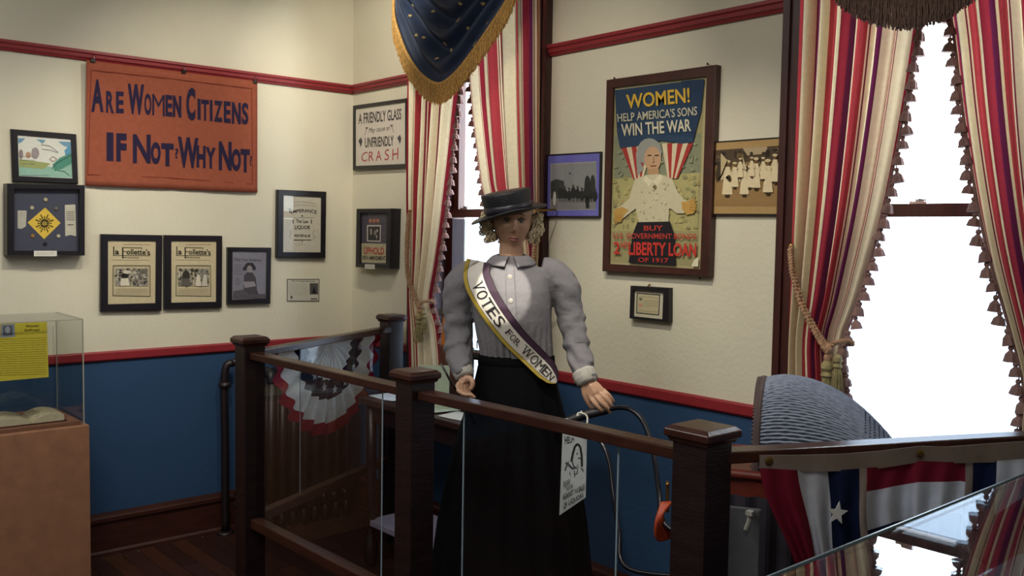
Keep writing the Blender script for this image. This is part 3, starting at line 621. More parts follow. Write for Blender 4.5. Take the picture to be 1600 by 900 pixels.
def curtain(label, wp, off, le, re, folds, ph, u0, u1, flip, hook=None, tie=None, amp=.022):
    """le / re: edge points, drawn from the top rod down to the floor"""
    Lp = [PB(x, y, off) for x, y in le]; Rp = [PB(x, y, off) for x, y in re]
    zt_, zb = 2.98, (.74 if wp == 1 else .06)
    LT = sorted([(p.z, p.x) for p in Lp]); RT = sorted([(p.z, p.x) for p in Rp])
    def sm(tab, z):
        return sum(interp(tab, z + k * .025) for k in (-2, -1, 0, 1, 2)) / 5
    t = thing('curtain', label, 'curtain', ((LT[0][1] + RT[0][1]) / 2, -off, zb))
    NU, NV = 220, 70; ph2 = random.random() * 6
    def X(u, z): return lerp(sm(LT, z), sm(RT, z), u)
    def fn(u, v):
        z = lerp(zt_, zb, v); wd = sm(RT, z) - sm(LT, z)
        wob = .35 * math.sin(2.3*v + ph2 + u*5)
        a = amp * (1 if wd > .2 else .5 + 2.5*wd)
        y_ = -off + a * (math.sin(2*PI*folds*u + ph + wob) + .35*math.sin(2*PI*folds*2.3*u + ph2 + v*2))
        x = X(u, z) + .25 * wd / folds * math.cos(2*PI*folds*u + ph + wob) * .35
        return (x, y_, z)
    mb = MB(); mb.grid(fn, NU, NV, lambda u, v: stripe(lerp(u0, u1, u)))
    obj('drape', mb, DRAPE, t, color=True, smooth=True)
    # braid and tassel fringe on the leading edge
    e = 1.0 if flip else 0.0
    P_ = [V(fn(e, v/120)) for v in range(121)]
    q = MB(); q.tube([p + V((.004 if flip else -.004, -.002, 0)) for p in P_], .005, 6); obj('braid', q, TASM, t)
    acc = 0; n = 0; last = P_[0]
    for p in P_[1:]:
        acc += (p - last).length; last = p
        if acc > .041 and p.z < 2.62 and p.z > .82:
            acc = 0; o = bpy.data.objects.new('tassel', TME); COL.objects.link(o); o.parent = t
            o.matrix_basis = WM[t].inverted() @ Matrix.Translation(p + V((.012 if flip else -.012, -.002 + random.uniform(-.004, .004), .005))) @ Matrix.Rotation(random.uniform(-.2, .2), 4, 'Y') @ Matrix.Rotation(random.random()*6, 4, 'Z') @ Matrix.Diagonal((1.3, 1.3, random.uniform(1.15, 1.45), 1)); n += 1
    if tie:
        q = MB(); rope(q, tie, .010); rope(q, [p + V((.004, -.012, -.012)) for p in tie], .010)
        k = tie[-1]; q.ball(k, (.018, .018, .02), 10); q.ball(k + V((0, -.004, -.03)), (.014, .014, .018), 10)
        rope(q, [k + V((0, .0, 0)), k + V((.02, .0, .02)), k + V((.045, .03, .028)), k + V((.06, .05, .02))], .009)
        obj('tieback_rope', q, ROPE, t)
        big_tassel(t, k + V((0, -.006, -.055)), .95); big_tassel(t, k + V((.03, .006, -.03)), .75)
        q = MB(); h = tie[0]; q.tube([h, h + V((0, .03, .006)), V((h.x, -.03, h.z + .01))], .005, 8); q.ball(h, .009, 8); obj('hook', q, BRASS, t)
    return t
O1 = .13
curtain('striped curtain on the left side of the narrow window beside the framed sign', 1, O1,
    [(630, -120), (634, 60), (634, 300), (638, 480), (640, 570), (642, 900)], [(728, -120), (722, 60), (712, 160), (704, 240), (697, 300), (690, 360), (681, 420), (671, 472), (684, 505), (690, 560), (694, 900)],
    4.3, .3, .76, 2.93, True, tie=[PB(640, 330, O1 + .03), PB(637, 400, O1 + .045), PB(641, 440, O1 + .06), PB(656, 478, O1 + .065)])
curtain('striped curtain on the right side of the narrow window behind the mannequin hat', 1, O1,
    [(722, -120), (727, 60), (734, 160), (742, 230), (752, 300), (775, 350), (800, 400), (815, 450), (808, 500), (800, 900)], [(845, -120), (845, 60), (843, 300), (838, 400), (834, 470), (838, 900)],
    4.4, 1.3, .20, 3.35, False, tie=[PB(836, 330, O1 + .03), PB(836, 380, O1 + .045), PB(832, 420, O1 + .06), PB(822, 452, O1 + .065)])
curtain('striped curtain on the left side of the wide bright window with rope tieback', 2, O1,
    [(1250, -150), (1246, 0), (1240, 200), (1235, 350), (1232, 480), (1228, 600), (1225, 900)], [(1450, -150), (1440, 0), (1425, 100), (1413, 170), (1402, 230), (1388, 300), (1372, 365), (1353, 430), (1336, 487), (1314, 532), (1320, 580), (1326, 640), (1330, 900)],
    6.3, .9, .20, 3.93, True, tie=[PB(1236, 384, O1 + .035), PB(1240, 425, O1 + .05), PB(1257, 480, O1 + .06), PB(1283, 527, O1 + .065), PB(1295, 545, O1 + .065)])
curtain('striped curtain at the right edge of the wide bright window', 2, O1,
    [(1470, -150), (1478, 0), (1487, 60), (1498, 160), (1508, 230), (1520, 300), (1536, 380), (1552, 440), (1572, 505), (1588, 560), (1600, 605), (1592, 660), (1590, 900)], [(1760, -150), (1750, 0), (1745, 200), (1740, 400), (1730, 600), (1735, 900)],
    7.3, .2, .70, 5.3, False)
# ---- swag valances
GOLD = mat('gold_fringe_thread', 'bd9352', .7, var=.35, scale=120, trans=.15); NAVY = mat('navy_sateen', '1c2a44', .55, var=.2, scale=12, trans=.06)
GOLDST = mat('gold_star_print', 'b09a6a', .6)
def valance(label, off, btm, ztop, stars, flen, dark=None, bul=.10):
    P_ = smooth_pts([PB(x, y, off) for x, y in btm], 12)
    n = len(P_) - 1; xl, xr = P_[0].x, P_[-1].x
    t = thing('swag_valance', label, 'valance', (lerp(xl, xr, .5), -off, min(p.z for p in P_)))
    zb = min(p.z for p in P_)
    def pt(u, v):
        i = u * n; k = min(int(i), n - 1); b = P_[k].lerp(P_[k+1], i - k)
        top = V((lerp(xl, xr, u), -off + .03, ztop)); s = math.sin(PI * u)
        p = top.lerp(b, v)
        # swag folds: curved creases that follow the bottom curve
        dep_ = .055 * s * (1 - v ** 5) * math.sin(v * 26 + 5 * abs(u - .5) + 1.5 * math.sin(u * 9)) * (.3 + .7 * v)
        p.y -= bul * s * (v ** 1.2) * .7 + dep_; p.z += 0
        return p
    mb = MB(); mb.grid(pt, 60, 70); obj('swag', mb, NAVY, t, smooth=True, solid=.002)
    q = MB(); N_ = 110
    braid = [pt(i/N_, 1.0) + V((0, -.006, 0)) for i in range(N_+1)]
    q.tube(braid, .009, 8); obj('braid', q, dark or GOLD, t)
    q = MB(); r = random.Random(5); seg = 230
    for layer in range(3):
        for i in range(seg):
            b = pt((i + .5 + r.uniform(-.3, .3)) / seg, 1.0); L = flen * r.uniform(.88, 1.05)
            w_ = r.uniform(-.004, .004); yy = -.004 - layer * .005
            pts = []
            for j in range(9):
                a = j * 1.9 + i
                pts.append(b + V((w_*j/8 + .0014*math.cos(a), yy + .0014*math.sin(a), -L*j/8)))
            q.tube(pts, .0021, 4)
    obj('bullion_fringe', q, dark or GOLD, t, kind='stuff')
    # stars
    for x, y in stars:
        best = None
        for ui in range(41):
            for vi in range(61):
                p = pt(ui/40, vi/60); d = p - CC; z = d.dot(CF); px = 800 + FPX*d.dot(CR)/z; py = 450 - FPX*d.dot(CU)/z
                e = (px-x)**2 + (py-y)**2
                if best is None or e < best[0]: best = (e, ui/40, vi/60)
        _, u, v = best; p = pt(u, v); du = (pt(min(u+.01, 1), v) - pt(max(u-.01, 0), v)).normalized(); dv = (pt(u, max(v-.01, 0)) - pt(u, min(v+.01, 1))).normalized()
        nn = du.cross(dv).normalized()
        if nn.y > 0: nn = -nn
        q = MB(); R_ = .013; rot = r.random()*3
        ring = [p + nn*.004 + (du*math.cos(a*PI/5 + rot) + dv*math.sin(a*PI/5 + rot))*(R_ if a % 2 == 0 else R_*.42) for a in range(10)]
        q.loft([[w_ - nn*.006 for w_ in ring], ring], True); obj('star', q, GOLDST, t)
    return t
valance('navy swag valance with gold stars and gold bullion fringe over the narrow window', .25,
    [(620, -40), (622, 20), (636, 58), (655, 93), (680, 122), (706, 134), (730, 118), (755, 84), (778, 45), (800, 2), (812, -40)], 3.0,
    [(728, 45), (763, 35), (742, 69), (685, 92), (716, 30), (707, 79), (676, 20), (717, 8), (758, 2), (640, 27), (650, 56), (695, 66), (645, 10), (662, 58)], .098)
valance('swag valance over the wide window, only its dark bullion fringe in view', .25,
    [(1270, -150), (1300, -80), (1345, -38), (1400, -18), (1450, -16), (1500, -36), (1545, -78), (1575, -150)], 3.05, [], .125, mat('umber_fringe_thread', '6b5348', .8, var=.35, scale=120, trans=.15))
q = MB(); q.tube([(W1a - .2, -.09, 3.01), (W1b + .2, -.09, 3.01)], .015, 10); tag(obj('curtain_rod', q, BRASS), 'brass rod carrying the narrow window curtains', 'curtain rod')
q = MB(); q.tube([(W2a - .2, -.09, 3.06), (W2b + .5, -.09, 3.06)], .015, 10); tag(obj('curtain_rod', q, BRASS), 'brass rod carrying the wide window curtains', 'curtain rod')

# ================================================================ RAILING
ZC = 1.245; RT_ = 1.182; LOWZ = .47
POST = [V((1.252, -1.262, 0)), V((2.433, -1.240, 0)), V((3.574, -1.197, 0)), V((.701, -.177, 0)), V((4.035, -.215, 0))]
def post(i, label, s=1.0):
    p = POST[i]; t = thing('railing_post', label, 'post', p, 0, None)
    q = MB(); q.box(p + V((0, 0, (ZC - .03) / 2)), (.094*s, .094*s, ZC - .03)); obj('shaft', q, DWOOD, t, bevel=.003)
    q = MB(); c = .124*s/2
    def sq(h, z): return [p + V((a*h, b*h, z)) for a, b in ((-1, -1), (1, -1), (1, 1), (-1, 1))]
    q.loft([sq(c*.84, ZC-.04), sq(c*.90, ZC-.030), sq(c, ZC-.026), sq(c, ZC-.010), sq(c*.82, ZC)], True)
    obj('cap', q, RAILW, t, bevel=.002)
    q = MB(); q.box(p + V((0, 0, .07)), (.12*s, .12*s, .14)); obj('plinth', q, DWOOD, t, bevel=.004)
post(0, 'dark square railing post nearest the blue wainscot at the left end'); post(1, 'dark square railing post in front of the mannequin, left of her skirt'); post(2, 'largest nearest railing post, in front of the pram', 1.08)
post(3, 'far dark railing post next to the curtain of the narrow window'); post(4, 'railing post at the wide window end of the bunting rail')
def rail(i, j, label, gl0, gl1, edges=(0, 1)):
    a, b = POST[i].copy(), POST[j].copy(); d = (b - a).normalized(); a2 = a + d*.05; b2 = b - d*.05
    t = thing('railing_section', label, 'railing', (a + b)/2, 0, None)
    q = MB(); q.bar(a2 + V((0, 0, RT_-.015)), b2 + V((0, 0, RT_-.015)), .058, .03); obj('top_rail', q, RAILW, t, bevel=.004)
    q = MB(); q.bar(a2 + V((0, 0, LOWZ-.02)), b2 + V((0, 0, LOWZ-.02)), .05, .04); obj('bottom_rail', q, RAILW, t, bevel=.003)
    L = (b - a).length; g0 = a + d*gl0*L; g1 = a + d*gl1*L; q = MB(); q.bar(g0 + V((0, 0, (RT_-.03+LOWZ)/2)), g1 + V((0, 0, (RT_-.03+LOWZ)/2)), .005, RT_-.03-LOWZ); obj('acrylic_panel', q, ACRY, t)
    for e in edges:
        q = MB(); q.box((g0, g1)[e] + V((0, 0, (RT_-.03+LOWZ)/2)), (.0035, .0035, RT_-.03-LOWZ)); obj('panel_edge', q, mat('polished_acrylic_edge', '8fa3b0', .15, var=.05), t)
rail(0, 3, 'left railing section carrying the small bunting', .30, .9, (0,))
rail(0, 1, 'railing section between the left post and the middle post', .05, .84, (1,))
rail(1, 2, 'railing section crossing in front of the mannequin skirt', .22, .77)
rail(2, 4, 'right railing section carrying the large bunting by the wide window', .06, .94)

# ---------------------------------------------------------------- buntings
WH, NB, RD, BE = lin('b3b6bf'), lin('141c36'), lin('6f1a2b'), lin('81746b')
def star_pts(c, du, dv, R_, rot=0): return [c + (du*math.sin(a*PI/5 + rot) + dv*math.cos(a*PI/5 + rot))*(R_ if a % 2 == 0 else R_*.42) for a in range(10)]
a, b = POST[0], POST[3]; d = (b - a).normalized(); n_ = V((-d.y, d.x, 0)); 
if n_.dot(CC - a) > 0: n_ = -n_
side = n_ * .04                                  # far side of the rail
c0 = PP(505, 560, a + side, n_); cz = RT_ - .03; s0 = (PP(428, 578, a + side, n_) - a).dot(d); s1 = (PP(592, 530, a + side, n_) - a).dot(d)
cs = (s0 + s1)/2; hw = (s1 - s0)/2; dr = cz - PP(510, 680, a + side, n_).z
t = thing('bunting', 'small half-round red white and blue bunting on the left railing section', 'bunting', a + d*cs + side, 0)
q = MB()
def fan(u, v):
    ang = PI*u; pl = math.sin(2*PI*u*13)
    r = v
    return a + side + d*(cs - hw*r*math.cos(ang)) + n_*(.018*v*pl + .004) + V((0, 0, cz - dr*r*math.sin(ang)*(1 + .02*pl)))
q.grid(fan, 156, 24, lambda u, v: lin('dfe3ea') if v < .42 else NB if v < .62 else lin('dfe3ea') if v < .86 else lin('93203a'))  # fan white paler than WH, carrying the window's glare in its colour
obj('pleated_fan', q, BUNT, t, color=True, smooth=True)
for k in range(7):
    u = (k + .5)/7; p = fan(u, .52) - n_*.025; q = MB(); q.loft([star_pts(p, d, V((0, 0, 1)), .022), star_pts(p - n_*.002, d, V((0, 0, 1)), .022)], True, WH); obj('star', q, BUNT, t, color=True)
# large bunting
a, b = POST[2], POST[4]; d = (b - a).normalized(); n_ = V((d.y, -d.x, 0))
if n_.dot(CC - a) < 0: n_ = -n_
side = n_ * .045
def bp(x, y, lift=0): return PP(x, y, a + side + n_*lift, n_)
t = thing('bunting', 'large red white and blue bunting with white star on the right railing section', 'bunting', a + d*.5 + side, 0)
topc = [(1187, 711), (1250, 711), (1320, 709), (1380, 704), (1436, 697), (1480, 698), (1560, 692), (1640, 687)]
botc = [(1187, 733), (1250, 737), (1320, 736), (1380, 731), (1436, 722), (1480, 724), (1560, 722), (1640, 716)]
q = MB()
q.grid(lambda u, v: bp(lerp(1187, 1640, u), lerp(interp(topc, lerp(1187, 1640, u)), interp(botc, lerp(1187, 1640, u)), v), .004 + .003*math.sin(u*30)), 60, 2, lambda u, v: BE)
obj('header_band', q, BUNT, t, color=True, solid=.003)
for px, py in ((1201, 720), (1437, 708)):
    p = bp(px, py, .009); q = MB(); Rm = n_.to_track_quat('Z', 'Y').to_matrix(); q.lathe([(.004, 0), (.010, .001), (.011, .003), (.006, .004)], p, 14, R=Rm); obj('grommet', q, BRASS, t)
# cloth: top x -> colour, gathers hanging downward and drifting
def cloth(u, v):
    x = lerp(1187, 1640, u); y0 = interp(botc, x) - 2
    drift = interp([(1187, 52), (1240, 42), (1290, 18), (1345, 6), (1400, -6), (1500, -4), (1560, -4), (1640, 0)], x)
    yb = interp([(1187, 878), (1260, 905), (1330, 900), (1400, 870), (1500, 850), (1560, 900), (1640, 930)], x)
    xx = x + drift * v ** 1.3 + 5*math.sin(v*5 + x*.03)*v
    fold = .016 * math.sin(u*70 + 1.5*math.sin(v*3)) * (.25 + v) + .012*math.sin(u*23)
    return bp(xx, lerp(y0, yb, v), .004 + fold*.9)
def ccol(u, v):
    x = lerp(1187, 1640, u)
    if x < 1246: return RD
    if x < 1293: return WH
    if x < 1342: return NB
    if x < 1354: return BE
    if x < 1508: return RD if v < .24 else (WH if v < .62 else NB)
    if x < 1520: return BE
    if x < 1558: return NB if v < .45 else RD
    return WH if v < .30 + (1600 - x)*.004 else RD
q = MB(); q.grid(cloth, 230, 60, ccol); obj('gathered_cloth', q, BUNT, t, color=True, smooth=True)
p = bp(1308, 802, .03); q = MB(); q.loft([star_pts(p, d, V((0, 0, 1)), .030, .15), star_pts(p + n_*.002, d, V((0, 0, 1)), .030, .15)], True, lin('d6d6d4')); obj('star', q, BUNT, t, color=True, label='white star')

# ================================================================ GLASS TABLE CASE, right foreground
CZ = 1.23; x0, x1, y0, y1 = 4.23, 5.05, -2.30, -1.0
t = thing('display_case', 'dark glass-topped display case in the right foreground reflecting the window', 'display case', ((x0+x1)/2, (y0+y1)/2, 0))
q = MB(); q.box(((x0+x1)/2, (y0+y1)/2, CZ - .003), (x1-x0, y1-y0, .006)); 
gm = bpy.data.materials.new('case_top_glass'); gm.use_nodes = True; N = gm.node_tree.nodes; N.remove(N['Principled BSDF'])
tr = N.new('ShaderNodeBsdfTransparent'); tr.inputs[0].default_value = (.8, .86, .9, 1); gl = N.new('ShaderNodeBsdfGlossy'); gl.inputs['Roughness'].default_value = .01; fr = schlick(N, gm.node_tree.links, .09); ms = N.new('ShaderNodeMixShader')
for o_1, i_1 in ((fr.outputs[0], ms.inputs[0]), (tr.outputs[0], ms.inputs[1]), (gl.outputs[0], ms.inputs[2]), (ms.outputs[0], N['Material Output'].inputs[0])): gm.node_tree.links.new(o_1, i_1)
obj('glass_top', q, gm, t)
q = MB()
for xx in (x0 + .003, x1 - .003): q.box((xx, (y0+y1)/2, CZ - .085), (.006, y1-y0-.012, .155))
for yy in (y0 + .003, y1 - .003): q.box(((x0+x1)/2, yy, CZ - .085), (x1-x0, .006, .155))
obj('glass_side', q, ACRY, t)
q = MB(); q.box(((x0+x1)/2, (y0+y1)/2, (CZ-.165)/2), (x1-x0, y1-y0, CZ-.165)); obj('cabinet_body', q, mat('case_dark_plum', '2a2233', .6), t)
q = MB()
for xx in (x0, x1): q.box((xx, (y0+y1)/2, CZ), (.003, y1-y0, .005))
for yy in (y0, y1): q.box(((x0+x1)/2, yy, CZ), (x1-x0, .003, .005))
obj('glass_edge', q, mat('case_glass_edge', '5f7480', .2), t)

# ================================================================ PEDESTAL with acrylic box, open book, notice
PX, PY1, PY0, PZT = .50, -1.689, -2.75, .79
MDF = mat('brown_fibreboard', '8a6148', .6, var=.14, scale=14, bump=.05)
t = thing('display_pedestal', 'brown fibreboard pedestal with clear acrylic cover at the left edge', 'pedestal', (.27, -2.2, 0))
q = MB(); q.box(((PX+.04)/2, (PY0+PY1)/2, PZT/2), (PX-.04, PY1-PY0, PZT)); obj('plinth', q, MDF, t, bevel=.003)
q = MB(); q.box(((PX+.06)/2 - .01, (PY0+PY1)/2, PZT + .008), (PX-.1, PY1-PY0-.06, .016)); obj('display_deck', q, mat('deck_board', '7a5240', .6), t)
AX0, AX1, AY0, AY1, AZ = .06, .478, PY0 + .02, -1.707, 1.275
def acr(name, q): return obj(name, q, ACRY, t)
q = MB(); q.box((AX1, (AY0+AY1)/2, (PZT+AZ)/2 + .001), (.004, AY1-AY0, AZ-PZT-.002)); acr('acrylic_pane', q)
q = MB(); q.box((AX0, (AY0+AY1)/2, (PZT+AZ)/2 + .001), (.004, AY1-AY0, AZ-PZT-.002)); acr('acrylic_pane', q)
q = MB(); q.box(((AX0+AX1)/2, AY1, (PZT+AZ)/2 + .001), (AX1-AX0-.008, .004, AZ-PZT-.002)); acr('acrylic_pane', q)
q = MB(); q.box(((AX0+AX1)/2, (AY0+AY1)/2, AZ), (AX1-AX0+.004, AY1-AY0+.004, .004)); acr('acrylic_pane', q)
q = MB()
for p_, s_ in (((AX1, AY1, (PZT+AZ)/2), (.005, .005, AZ-PZT-.002)), ((AX0, AY1, (PZT+AZ)/2), (.004, .004, AZ-PZT-.002)), ((AX1, (AY0+AY1)/2, AZ), (.005, AY1-AY0, .004)), (((AX0+AX1)/2, AY1, AZ), (AX1-AX0, .005, .004))): q.box(p_, s_)
obj('acrylic_edge', q, mat('polished_acrylic_edge2', '9a9c8e', .2, var=.05), t)
# yellow notice standing inside
NX = AX1 - .035
Z6 = zt(0, 495, 4.864)
t2 = thing('notice', 'yellow printed notice with a small grey portrait inside the acrylic cover', 'notice', PA(30, 596, NX), PI/2)
S = Sheet('A', NX, Z6); S.poly([(-110, 52), (356, 38), (370, 458), (-110, 500)], 'c8b840')
S.poly([(5, 58), (112, 52), (114, 152), (5, 160)], '8a8f9a').poly([(22, 70), (95, 66), (96, 140), (22, 146)], '5c6070').ell(58, 100, 20, 26, '9ba0a8')
S.text('Woman', [(195, 62), (295, 56), (295, 76), (195, 82)], '4a4420', .01).text('Suffrage', [(186, 95), (302, 90), (302, 108), (186, 114)], '4a4420', .01)
S.scribble(-100, 165, 352, 455, 17, 'a4952f', 5, -.03, seed=31, seg=30); S.done(t2, 'print')
k = MB(); P0 = [PA(*Z6(x, y), NX - .0005) for x, y in ((-110, 52), (356, 38), (370, 458), (-110, 500))]; k.loft([[p - V((.001, 0, 0)) for p in P0], P0], True, lin('c8b840')); obj('sheet', k, PRINT, t2, color=True)
q = MB(); q.box((NX - .02, -2.25, PZT + .065), (.012, .04, .10)); q.box((NX - .03, -2.25, PZT + .02), (.06, .06, .008)); q.box((NX - .006, -2.25, (PZT + .11 + P0[3].z)/2 + .02), (.006, .02, .12)); obj('stand', q, ACRY, t2)
# open book
bk = thing('open_book', 'old open book with curved cream pages lying in the acrylic case', 'book', (.30, -1.92, PZT + .017), 0)
PAGE = mat('old_page_paper', 'b9b097', .8, var=.08, scale=50); LEATH = mat('brown_leather', '4a261d', .5, var=.3)
S0 = V((.36, -1.905, PZT + .02))
def pg(sgn, wd, th):
    def f(u, v):   # u across from spine, v along spine
        x = lerp(.30, .10, v); yy = S0.y + sgn*wd*u; z = PZT + .022 + th*(math.sin(PI*min(u*1.0, 1)*.55 + .0)**.6 if u > 0 else 0)*(1 - .45*u*u)
        return V((x + .12, yy, z))
    return f
for sgn, wd, th in ((1, .13, .045), (-1, .17, .042)):
    f = pg(sgn, wd, th); q = MB(); rings = []
    for i in range(15):
        u = i/14; p0, p1 = f(u, 0), f(u, 1); z = PZT + .021
        rings.append([p0, p1, V((p1.x, p1.y, z)), V((p0.x, p0.y, z))])
    q.loft(rings, True); obj('page_block', q, PAGE, bk)
    S = MB()
    for r_ in range(12):
        v0 = .08 + r_*.07
        for k_ in range(8):
            u0 = .14 + k_*.095
            if random.random() < .85: S.poly([f(u0, v0) + V((0, 0, .0006)), f(u0 + .08, v0) + V((0, 0, .0006)), f(u0 + .08, v0 + .02) + V((0, 0, .0006)), f(u0, v0 + .02) + V((0, 0, .0006))], lin('8d8468'))
    obj('page_print', S, PRINT, bk, color=True)
q = MB(); q.box((.32, -1.925, PZT + .019), (.215, .32, .004)); obj('cover', q, LEATH, bk)

# ================================================================ RADIATOR by the left wall
CAST = mat('cast_iron_brown', '1a1114', .45, var=.2)
t = thing('radiator', 'dark brown column radiator against the blue wainscot behind the left railing', 'radiator', (.13, -.42, 0))
for i in range(9):
    y_ = -.70 + i*.070; q = MB()
    for dx in (.07, .13, .19):
        q.tube([(dx, y_, .10), (dx, y_, .86)], .022, 10)
    q.tube(smooth_pts([(.07, y_, .84), (.08, y_, .885), (.13, y_, .90), (.18, y_, .885), (.19, y_, .84)], 5), .026, 10); q.tube([(.06, y_, .14), (.20, y_, .14)], .027, 10)
    for dx in (.08, .18): q.tube([(dx, y_, .0), (dx, y_, .12)], [.02, .014], 8)
    obj('radiator_column', q, CAST, t, smooth=True)
q = MB(); q.tube([(.13, -.735, .14), (.13, -.80, .14)], .022, 10); q.tube([(.13, -.80, 0), (.13, -.80, .16)], .016, 10); q.ball((.13, -.80, .17), .028, 10); q.tube([(.13, -.80, .18), (.13, -.80, .23)], .008, 8); q.lathe([(.005, 0), (.026, .004), (.026, .014), (.008, .02)], (.13, -.80, .225)); obj('valve', q, CAST, t)
q = MB(); q.tube(smooth_pts([(.06, -.845, .02), (.06, -.845, .5), (.06, -.845, .90), (.075, -.80, .955), (.10, -.80, .965)], 6), .021, 12); q.lathe([(.05, 0), (.05, .006), (.03, .014)], (.06, -.845, .0)); q.lathe([(.03, 0), (.034, .01), (.03, .03)], (.06, -.845, .82))
tag(obj('standing_pipe', q, CAST, smooth=True), 'dark upright pipe with rounded top beside the left railing post', 'pipe')

# ================================================================ DESK with sewing machine and papers
DZ = .86; dx0, dx1, dy0, dy1 = .93, 1.92, -.53, -.19
TABW = mat('table_wood', '33201c', .35, var=.3, scale=8, stretch=(1, 6, 1))
t = thing('writing_table', 'dark wooden table with turned legs under the narrow window behind the railing', 'table', (1.40, -.36, 0))
q = MB(); q.box(((dx0+dx1)/2, (dy0+dy1)/2, DZ-.015), (dx1-dx0, dy1-dy0, .03)); obj('tabletop', q, TABW, t, bevel=.005)
q = MB(); q.box(((dx0+dx1)/2, dy0+.045, DZ-.075), (dx1-dx0-.12, .02, .09)); q.box(((dx0+dx1)/2, dy1-.04, DZ-.075), (dx1-dx0-.12, .02, .09)); q.box((dx0+.06, (dy0+dy1)/2, DZ-.075), (.02, dy1-dy0-.1, .09)); q.box((dx1-.06, (dy0+dy1)/2, DZ-.075), (.02, dy1-dy0-.1, .09)); obj('apron', q, DWOOD, t)
for lx in (dx0+.06, dx1-.06):
    for ly in (dy0+.045, dy1-.045):
        q = MB(); q.lathe([(.026, DZ-.03), (.026, .52), (.020, .50), (.026, .47), (.022, .40), (.021, .22), (.024, .15), (.036, .12), (.040, .08), (.034, .03), (.026, .012), (.026, 0)][::-1], (lx, ly, 0), 16); obj('leg', q, DWOOD, t, smooth=True)
q = MB(); q.box((1.43, -.345, .225), (.90, .31, .03)); obj('lower_shelf', q, mat('window_lit_shelf', '8f889e', .5, var=.1), t, bevel=.003, label='lower shelf coloured pale lavender for window light')  # bluish window light put into the board's pale colour
for (cx, cy, sx, sy, rz, c, lab) in ((1.66, -.42, .20, .14, .2, 'c9ccc4', 'white sheet of paper on the dark table beside the mannequin'), (1.45, -.38, .16, .20, -.2, 'b9c7b4', 'pale green sheet of paper on the dark table'), (1.05, -.40, .20, .15, .05, 'c2cbd4', 'pale sheet on the table seen between railing and post')):
    q = MB(); R_ = Matrix.Rotation(rz, 3, 'Z'); q.grid(lambda u, v: V((cx, cy, DZ + .002 + .004*(2*u-1)**2)) + R_ @ V(((u-.5)*sx, (v-.5)*sy, 0)), 6, 4, lambda u, v: lin(c)); o = obj('paper_sheet', q, PRINT, color=True, solid=.001); tag(o, lab, 'paper')
q = MB(); b0 = V((1.36, -.47, DZ + .001)); uu = V((.66, .75, 0)) * .15; bb = V((-.75, .66, 0)) * .05
q.loft([[b0, b0 + uu, b0 + uu + bb*.1, b0 + bb*.1], [b0 + bb + V((0, 0, .20)), b0 + bb + uu + V((0, 0, .20)), b0 + bb*1.1 + uu + V((0, 0, .20)), b0 + bb*1.1 + V((0, 0, .20))]], True, lin('aab8a2'))
tag(obj('booklet', q, PRINT, color=True), 'pale green booklet leaning upright on the table beside the mannequin cuff', 'booklet')
# sewing machine
t = thing('sewing_machine', 'black sewing machine with bright metal wheel on the table behind the mannequin', 'sewing machine', (1.64, -.25, DZ))
sx0 = 1.42; sy = -.255; sz = DZ + .03
q = MB(); q.box((sx0 + .2, sy, DZ + .015), (.42, .10, .03)); obj('bed', q, BLACKM, t, bevel=.006)
q = MB(); q.loft([[V((sx0 + .33 + a*w_, sy + b*.035, z)) for a, b in ((-1, -1), (1, -1), (1, 1), (-1, 1))] for z, w_ in ((sz, .05), (sz + .08, .032), (sz + .18, .035), (sz + .25, .045))], True)
q.loft([[V((x, sy + .03*math.cos(2*PI*j/10), zc + r_*math.sin(2*PI*j/10))) for j in range(10)] for x, zc, r_ in ((sx0 + .37, sz + .23, .035), (sx0 + .25, sz + .235, .028), (sx0 + .1, sz + .23, .026), (sx0 + .05, sz + .225, .03))], True)
q.box((sx0 + .045, sy, sz + .18), (.055, .055, .16)); obj('arm', q, BLACKM, t, bevel=.008)
q = MB(); q.lathe([(.062, -.01), (.07, -.006), (.07, .006), (.062, .01)], (sx0 + .415, sy, sz + .225), 22, R=Matrix.Rotation(PI/2, 3, 'Y')); obj('handwheel', q, METAL, t)
q = MB(); q.tube([(sx0 + .045, sy, sz + .10), (sx0 + .045, sy, sz + .03)], .004, 8); q.box((sx0 + .045, sy - .005, sz + .012), (.02, .03, .004)); q.tube([(sx0 + .12, sy, sz + .26), (sx0 + .12, sy, sz + .30)], .003, 6); q.lathe([(.012, 0), (.012, .003), (.004, .01)], (sx0 + .03, sy - .032, sz + .2), R=Matrix.Rotation(PI/2, 3, 'X')); obj('needle_and_spool_pins', q, METAL, t)
# small cabinet with amber front
P_ = PB(742, 528, .10)
t = thing('wooden_box', 'narrow brown wooden box with an amber panel on the table behind the mannequin arm', 'box', (P_.x, -.235, DZ))
q = MB(); q.box((P_.x - .01, -.235, DZ + .14), (.12, .07, .28)); obj('case', q, mat('walnut_box', '5a3420', .4, var=.3), t, bevel=.003)
q = MB(); q.box((P_.x - .01, -.235, DZ + .355), (.10, .06, .15), top=.9); obj('amber_panel', q, mat('amber_wood', 'b5671f', .35, var=.2), t, bevel=.004)
q = MB(); q.box((P_.x - .01, -.235, DZ + .445), (.13, .08, .03)); obj('top_moulding', q, BLACKM, t, bevel=.004)

